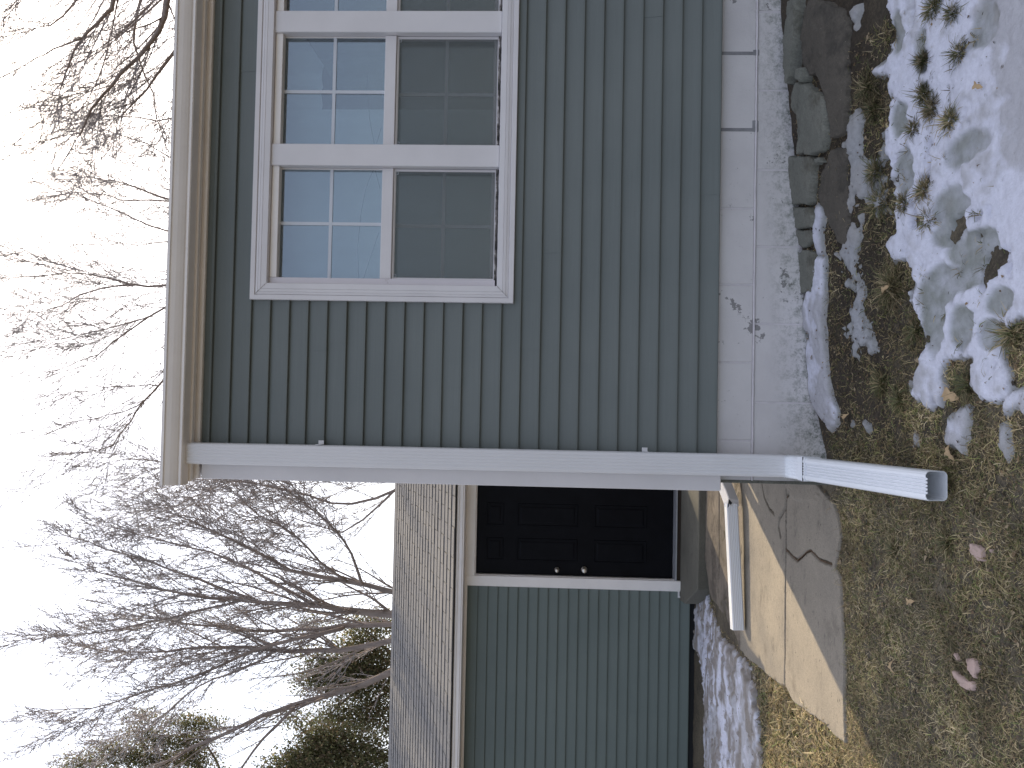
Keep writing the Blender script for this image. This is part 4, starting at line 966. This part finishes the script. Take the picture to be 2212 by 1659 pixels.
# the big multi-stemmed tree behind the garage
t = Tree(21); Yb = 16.0; fork = at(1010, 1352, Yb); base = at(1330, 1375, Yb); base.z = -.2
t.lim.tube([base, (base+fork)/2+Vector((.05, 0, 0)), fork], [.42, .33, .27], 9)
fk = (1010, 1352)
track(t, [fk, (850, 1329), (737, 1316), (660, 1306), (517, 1299), (400, 1283), (283, 1256), (167, 1216)], Yb, 15.2, .17, .012)
track(t, [(560, 1301), (433, 1253), (367, 1229), (267, 1196), (133, 1153)], Yb, 16.8, .06, .01)
track(t, [fk, (850, 1279), (737, 1253), (633, 1233), (533, 1179), (433, 1136), (350, 1100)], Yb, 14.6, .13, .012)
track(t, [(683, 1306), (600, 1263), (517, 1219), (417, 1183), (300, 1156), (200, 1126)], 15.8, 17.2, .06, .01)
track(t, [(530, 1300), (500, 1303), (367, 1333), (267, 1359), (150, 1373), (53, 1381)], 15.7, 15.0, .055, .009)
track(t, [fk, (850, 1349), (737, 1353), (567, 1363), (467, 1353), (360, 1339), (250, 1310)], Yb, 17.4, .12, .01)
track(t, [fk, (850, 1383), (737, 1403), (583, 1403), (483, 1396), (400, 1403), (280, 1410), (170, 1395)], Yb, 17.0, .13, .01)
track(t, [(740, 1356), (717, 1363), (550, 1406), (460, 1446), (333, 1489), (200, 1529), (107, 1534)], 16.2, 15.2, .075, .01)
track(t, [(600, 1403), (520, 1450), (430, 1480), (330, 1560), (220, 1600)], 16.6, 18, .045, .008)
track(t, [fk, (850, 1449), (737, 1493), (633, 1523), (567, 1546), (467, 1596), (367, 1639), (300, 1680)], Yb, 14.8, .15, .03, dens_=.5, maxlen=1.8)
track(t, [(640, 1521), (600, 1566), (567, 1596), (527, 1656), (500, 1720)], 15.4, 14.8, .06, .02, dens_=.6, maxlen=1.6)
track(t, [(750, 1257), (690, 1215), (640, 1160), (560, 1110), (500, 1060)], 15.6, 14.5, .05, .012)
track(t, [(780, 1262), (760, 1200), (720, 1140), (650, 1085), (600, 1040)], 15.6, 14.2, .05, .012)
t.build('bare_tree', (base.x, base.y, -.1), 'big bare budding tree with many fanned stems rising behind the garage roof')
t = Tree(31, 2.2); Yb = 32; base = at(1300, 1000, Yb); base.z = -.2; fork = at(900, 1040, Yb)
t.lim.tube([base, fork], [.25, .17], 8)
track(t, [(900, 1040), (760, 1090), (620, 1060), (500, 1040), (380, 1090), (260, 1110)], Yb, 33, .06, .01)
track(t, [(900, 1040), (700, 1030), (560, 1000), (430, 1040)], Yb, 31, .05, .01)
track(t, [(860, 1050), (740, 1150), (640, 1120), (560, 1190)], Yb, 33, .05, .01)
t.build('bare_tree', (base.x, base.y, -.1), 'slender bare tree seen in the gap between garage roof and house corner')
# trees behind the house
t = Tree(41, 2.1); Yb = 29.4; base = at(1300, 600, Yb); base.z = -.2; fk = (500, 600)
t.lim.tube([base, at(500, 600, Yb)], [0.42, 0.23], 8)
track(t, [fk, (362, 615), (283, 615), (217, 596), (140, 590), (33, 600)], Yb, 28.6, .055, .008, maxlen=2.0)
track(t, [(290, 615), (213, 625), (133, 656), (60, 690)], Yb, 30.5, .035, .007, maxlen=1.8)
track(t, [fk, (360, 663), (287, 710), (213, 766), (143, 793)], Yb, 27.7, .05, .008, maxlen=1.9)
track(t, [(330, 680), (280, 696), (167, 726), (90, 736)], Yb, 29.4, .03, .007, maxlen=1.8)
track(t, [fk, (430, 730), (350, 826), (317, 860), (283, 910), (243, 960), (200, 975)], Yb, 26.9, .055, .008, maxlen=1.8)
track(t, [(312, 866), (267, 886), (200, 903), (155, 915)], Yb-2, 27.3, .022, .006, maxlen=1.4)
track(t, [(340, 832), (300, 834), (230, 836), (160, 850)], Yb-1, 28.4, .022, .006, maxlen=1.4)
t.build('bare_tree', (base.x, base.y, -.1), 'bare tree whose three forks fan out above the middle of the gutter')
t = Tree(43, 2.1); Yb = 31.5; base = at(1300, 960, Yb); base.z = -.2
t.lim.tube([base, at(450, 980, Yb)], [0.28, 0.10], 7)
track(t, [(450, 980), (347, 996), (283, 990), (230, 1000)], Yb, 31.5, .03, .006, maxlen=1.5)
track(t, [(400, 985), (340, 1010), (290, 1022)], Yb, 31.5, .02, .006, maxlen=1.4)
t.build('bare_tree', (base.x, base.y, -.1), 'thin bare treetop peeking over the left end of the gutter')
t = Tree(47, 2.1); Yb = 31.5; base = at(1300, 470, Yb); base.z = -.2
t.lim.tube([base, at(520, 480, Yb)], [0.38, 0.19], 8); fk = (520, 480)
track(t, [fk, (367, 430), (317, 413), (260, 393), (167, 380)], Yb, 30.2, .05, .007, maxlen=1.5, dens_=1)
track(t, [fk, (370, 434), (267, 432), (217, 417), (117, 422)], Yb, 32.3, .045, .007, maxlen=1.6)
track(t, [fk, (363, 497), (300, 477), (233, 448), (160, 427)], Yb, 30.7, .045, .007, maxlen=1.6)
track(t, [(363, 520), (300, 530), (240, 520)], Yb, 30.7, .025, .006, maxlen=1.5)
track(t, [(420, 380), (370, 343), (317, 310), (260, 293), (190, 262)], Yb, 30.7, .03, .006, maxlen=1.3, dens_=1)
t.build('bare_tree', (base.x, base.y, -.1), 'small bare tree with thin stems standing left of the densest crown above the gutter')
t = Tree(53, 2.1); Yb = 27.3; base = at(1300, -260, Yb); base.z = -.2; tk = at(250, -200, Yb)
t.lim.tube([base, at(700, -230, Yb), tk], [0.85, 0.68, 0.38], 9)
big = dict(maxlen=1.9, dens_=1.0)
track(t, [(480, -215), (363, 0), (353, 50), (327, 90), (267, 157), (220, 207), (187, 267), (165, 300)], Yb, 24.4, .15, .012, **big)
track(t, [(300, -200), (247, 0), (233, 27), (190, 70), (163, 110), (133, 167), (127, 217)], Yb, 25.2, .11, .010, **big)
track(t, [(180, 85), (117, 110), (90, 125), (57, 140)], 25.6, 25.2, .03, .007, maxlen=1.4)
track(t, [(520, -100), (430, 50), (377, 110), (333, 167), (297, 217), (250, 260)], Yb, 26.2, .10, .010, **big)
track(t, [(400, -150), (310, -20), (290, 60), (300, 130), (330, 200), (340, 260)], Yb, 28.4, .07, .010, **big)
track(t, [(300, -180), (200, -40), (160, 10), (110, 50), (80, 60)], Yb, 27.3, .07, .010, maxlen=1.3)
track(t, [(200, -100), (60, -30), (30, 10), (10, 35)], Yb, 27.3, .03, .008, maxlen=1.4)
track(t, [(500, 30), (420, 200), (373, 257), (300, 255), (217, 245), (107, 228)], Yb, 28.1, .04, .007, maxlen=1.9)
t.build('bare_tree', (base.x, base.y, -.1), 'dense gnarled bare oak crown at the far right above the gutter')

# evergreens: sprays of small flat needles clustered on drooping boughs
def evergreen(name, blobs, Yd, n_, seed, label, trunk):
    rg = np.random.default_rng(seed); Vs = []; Cs = []
    tot = sum(b[2]*b[3] for b in blobs)
    for (px, py, rx, ry) in blobs:
        c_ = at(px, py, Yd); ppm = FPX/Yd; k = int(n_*rx*ry/tot)
        hz, hx = rx/ppm, ry/ppm; hy = hx*.9
        cl = max(6, int(k/38)); u = rg.normal(0, 1, (cl, 3)); u /= np.linalg.norm(u, axis=1)[:, None]; rr = rg.random(cl)**.5
        cc = np.stack([c_.x+u[:, 0]*hx*rr, c_.y+u[:, 1]*hy*rr, c_.z+u[:, 2]*hz*rr], 1)
        i = rg.integers(0, cl, k); dd = rg.normal(0, 1, (k, 3))*np.array([.13, .13, .24])
        P = cc[i]+dd; P[:, 2] += .1
        d = rg.normal(0, 1, (k, 3))+np.array([0, 0, .9]); d /= np.linalg.norm(d, axis=1)[:, None]
        s_ = np.cross(d, rg.normal(0, 1, (k, 3))); s_ /= np.linalg.norm(s_, axis=1)[:, None]
        L = rg.uniform(.035, .10, k)[:, None]; w_ = L*rg.uniform(.16, .34, k)[:, None]
        Vs.append(np.stack([P-s_*w_*.4, P+d*L*.5-s_*w_, P+d*L, P+d*L*.5+s_*w_], 1).reshape(-1, 3))
        pal = np.array([(.15, .165, .08), (.21, .215, .11), (.12, .13, .07), (.28, .26, .15), (.24, .18, .12)]); tone = rg.uniform(.55, 1.5, cl)[i][:, None]
        Cs.append(np.repeat(pal[rg.integers(0, 5, k)]*tone, 4, 0))
    V = np.concatenate(Vs); C_ = np.concatenate(Cs); b_ = at(*trunk, Yd)
    t = empty(name, (b_.x, Yd, -.1)); tag(t, label, 'tree', 'evergreens behind the garage')
    link('crown', npmesh('crown', V, np.arange(len(V)).reshape(-1, 4), 4, C_), M['needle'], t)
    mb = MB(); top = min(b[0] for b in blobs)
    tp = at(top+60, trunk[1], Yd); mb.tube([Vector((b_.x, Yd, -.2)), Vector(((b_.x+tp.x)/2+.1, Yd, tp.z/2)), tp], [.22, .14, .03], 8)
    for (px, py, rx, ry) in blobs:
        e = at(px-rx*.5, py, Yd); s0 = Vector((b_.x, Yd, max(.5, e.z-1.2))); mb.tube([s0, (s0+e)/2+Vector((0, 0, -.15)), e], [.06, .04, .012], 5)
    mb.build('trunk', M['bark'], t, smooth=True)
evergreen('evergreen_tree', [(800, 1400, 60, 40), (780, 1470, 110, 45), (720, 1440, 60, 22), (830, 1540, 110, 60), (700, 1475, 60, 32), (740, 1560, 90, 40), (690, 1350, 40, 14), (820, 1350, 90, 30), (670, 1410, 30, 14), (800, 1430, 110, 60)], 21, 40000, 3, 'dark ragged cedar filling the space behind the big bare tree', (900, 1450))
evergreen('evergreen_tree', [(790, 1640, 120, 44), (700, 1640, 80, 44), (720, 1590, 70, 26), (640, 1650, 50, 30), (640, 1555, 20, 12), (600, 1660, 26, 14)], 19, 23000, 4, 'lower green cedar at the left edge just above the garage ridge', (900, 1680))
evergreen('evergreen_tree', [(405, 1560, 60, 14), (430, 1640, 60, 30), (450, 1565, 60, 14), (330, 1590, 60, 14), (300, 1640, 80, 20), (320, 1545, 45, 9), (370, 1600, 60, 14), (250, 1620, 70, 14), (200, 1650, 70, 16), (150, 1680, 60, 14), (420, 1600, 60, 16), (350, 1640, 60, 20), (300, 1570, 34, 8), (520, 1720, 90, 40), (600, 1760, 90, 50), (440, 1720, 120, 40)], 24, 48000, 5, 'tall loose evergreen with plume like boughs at the far left', (900, 1740))
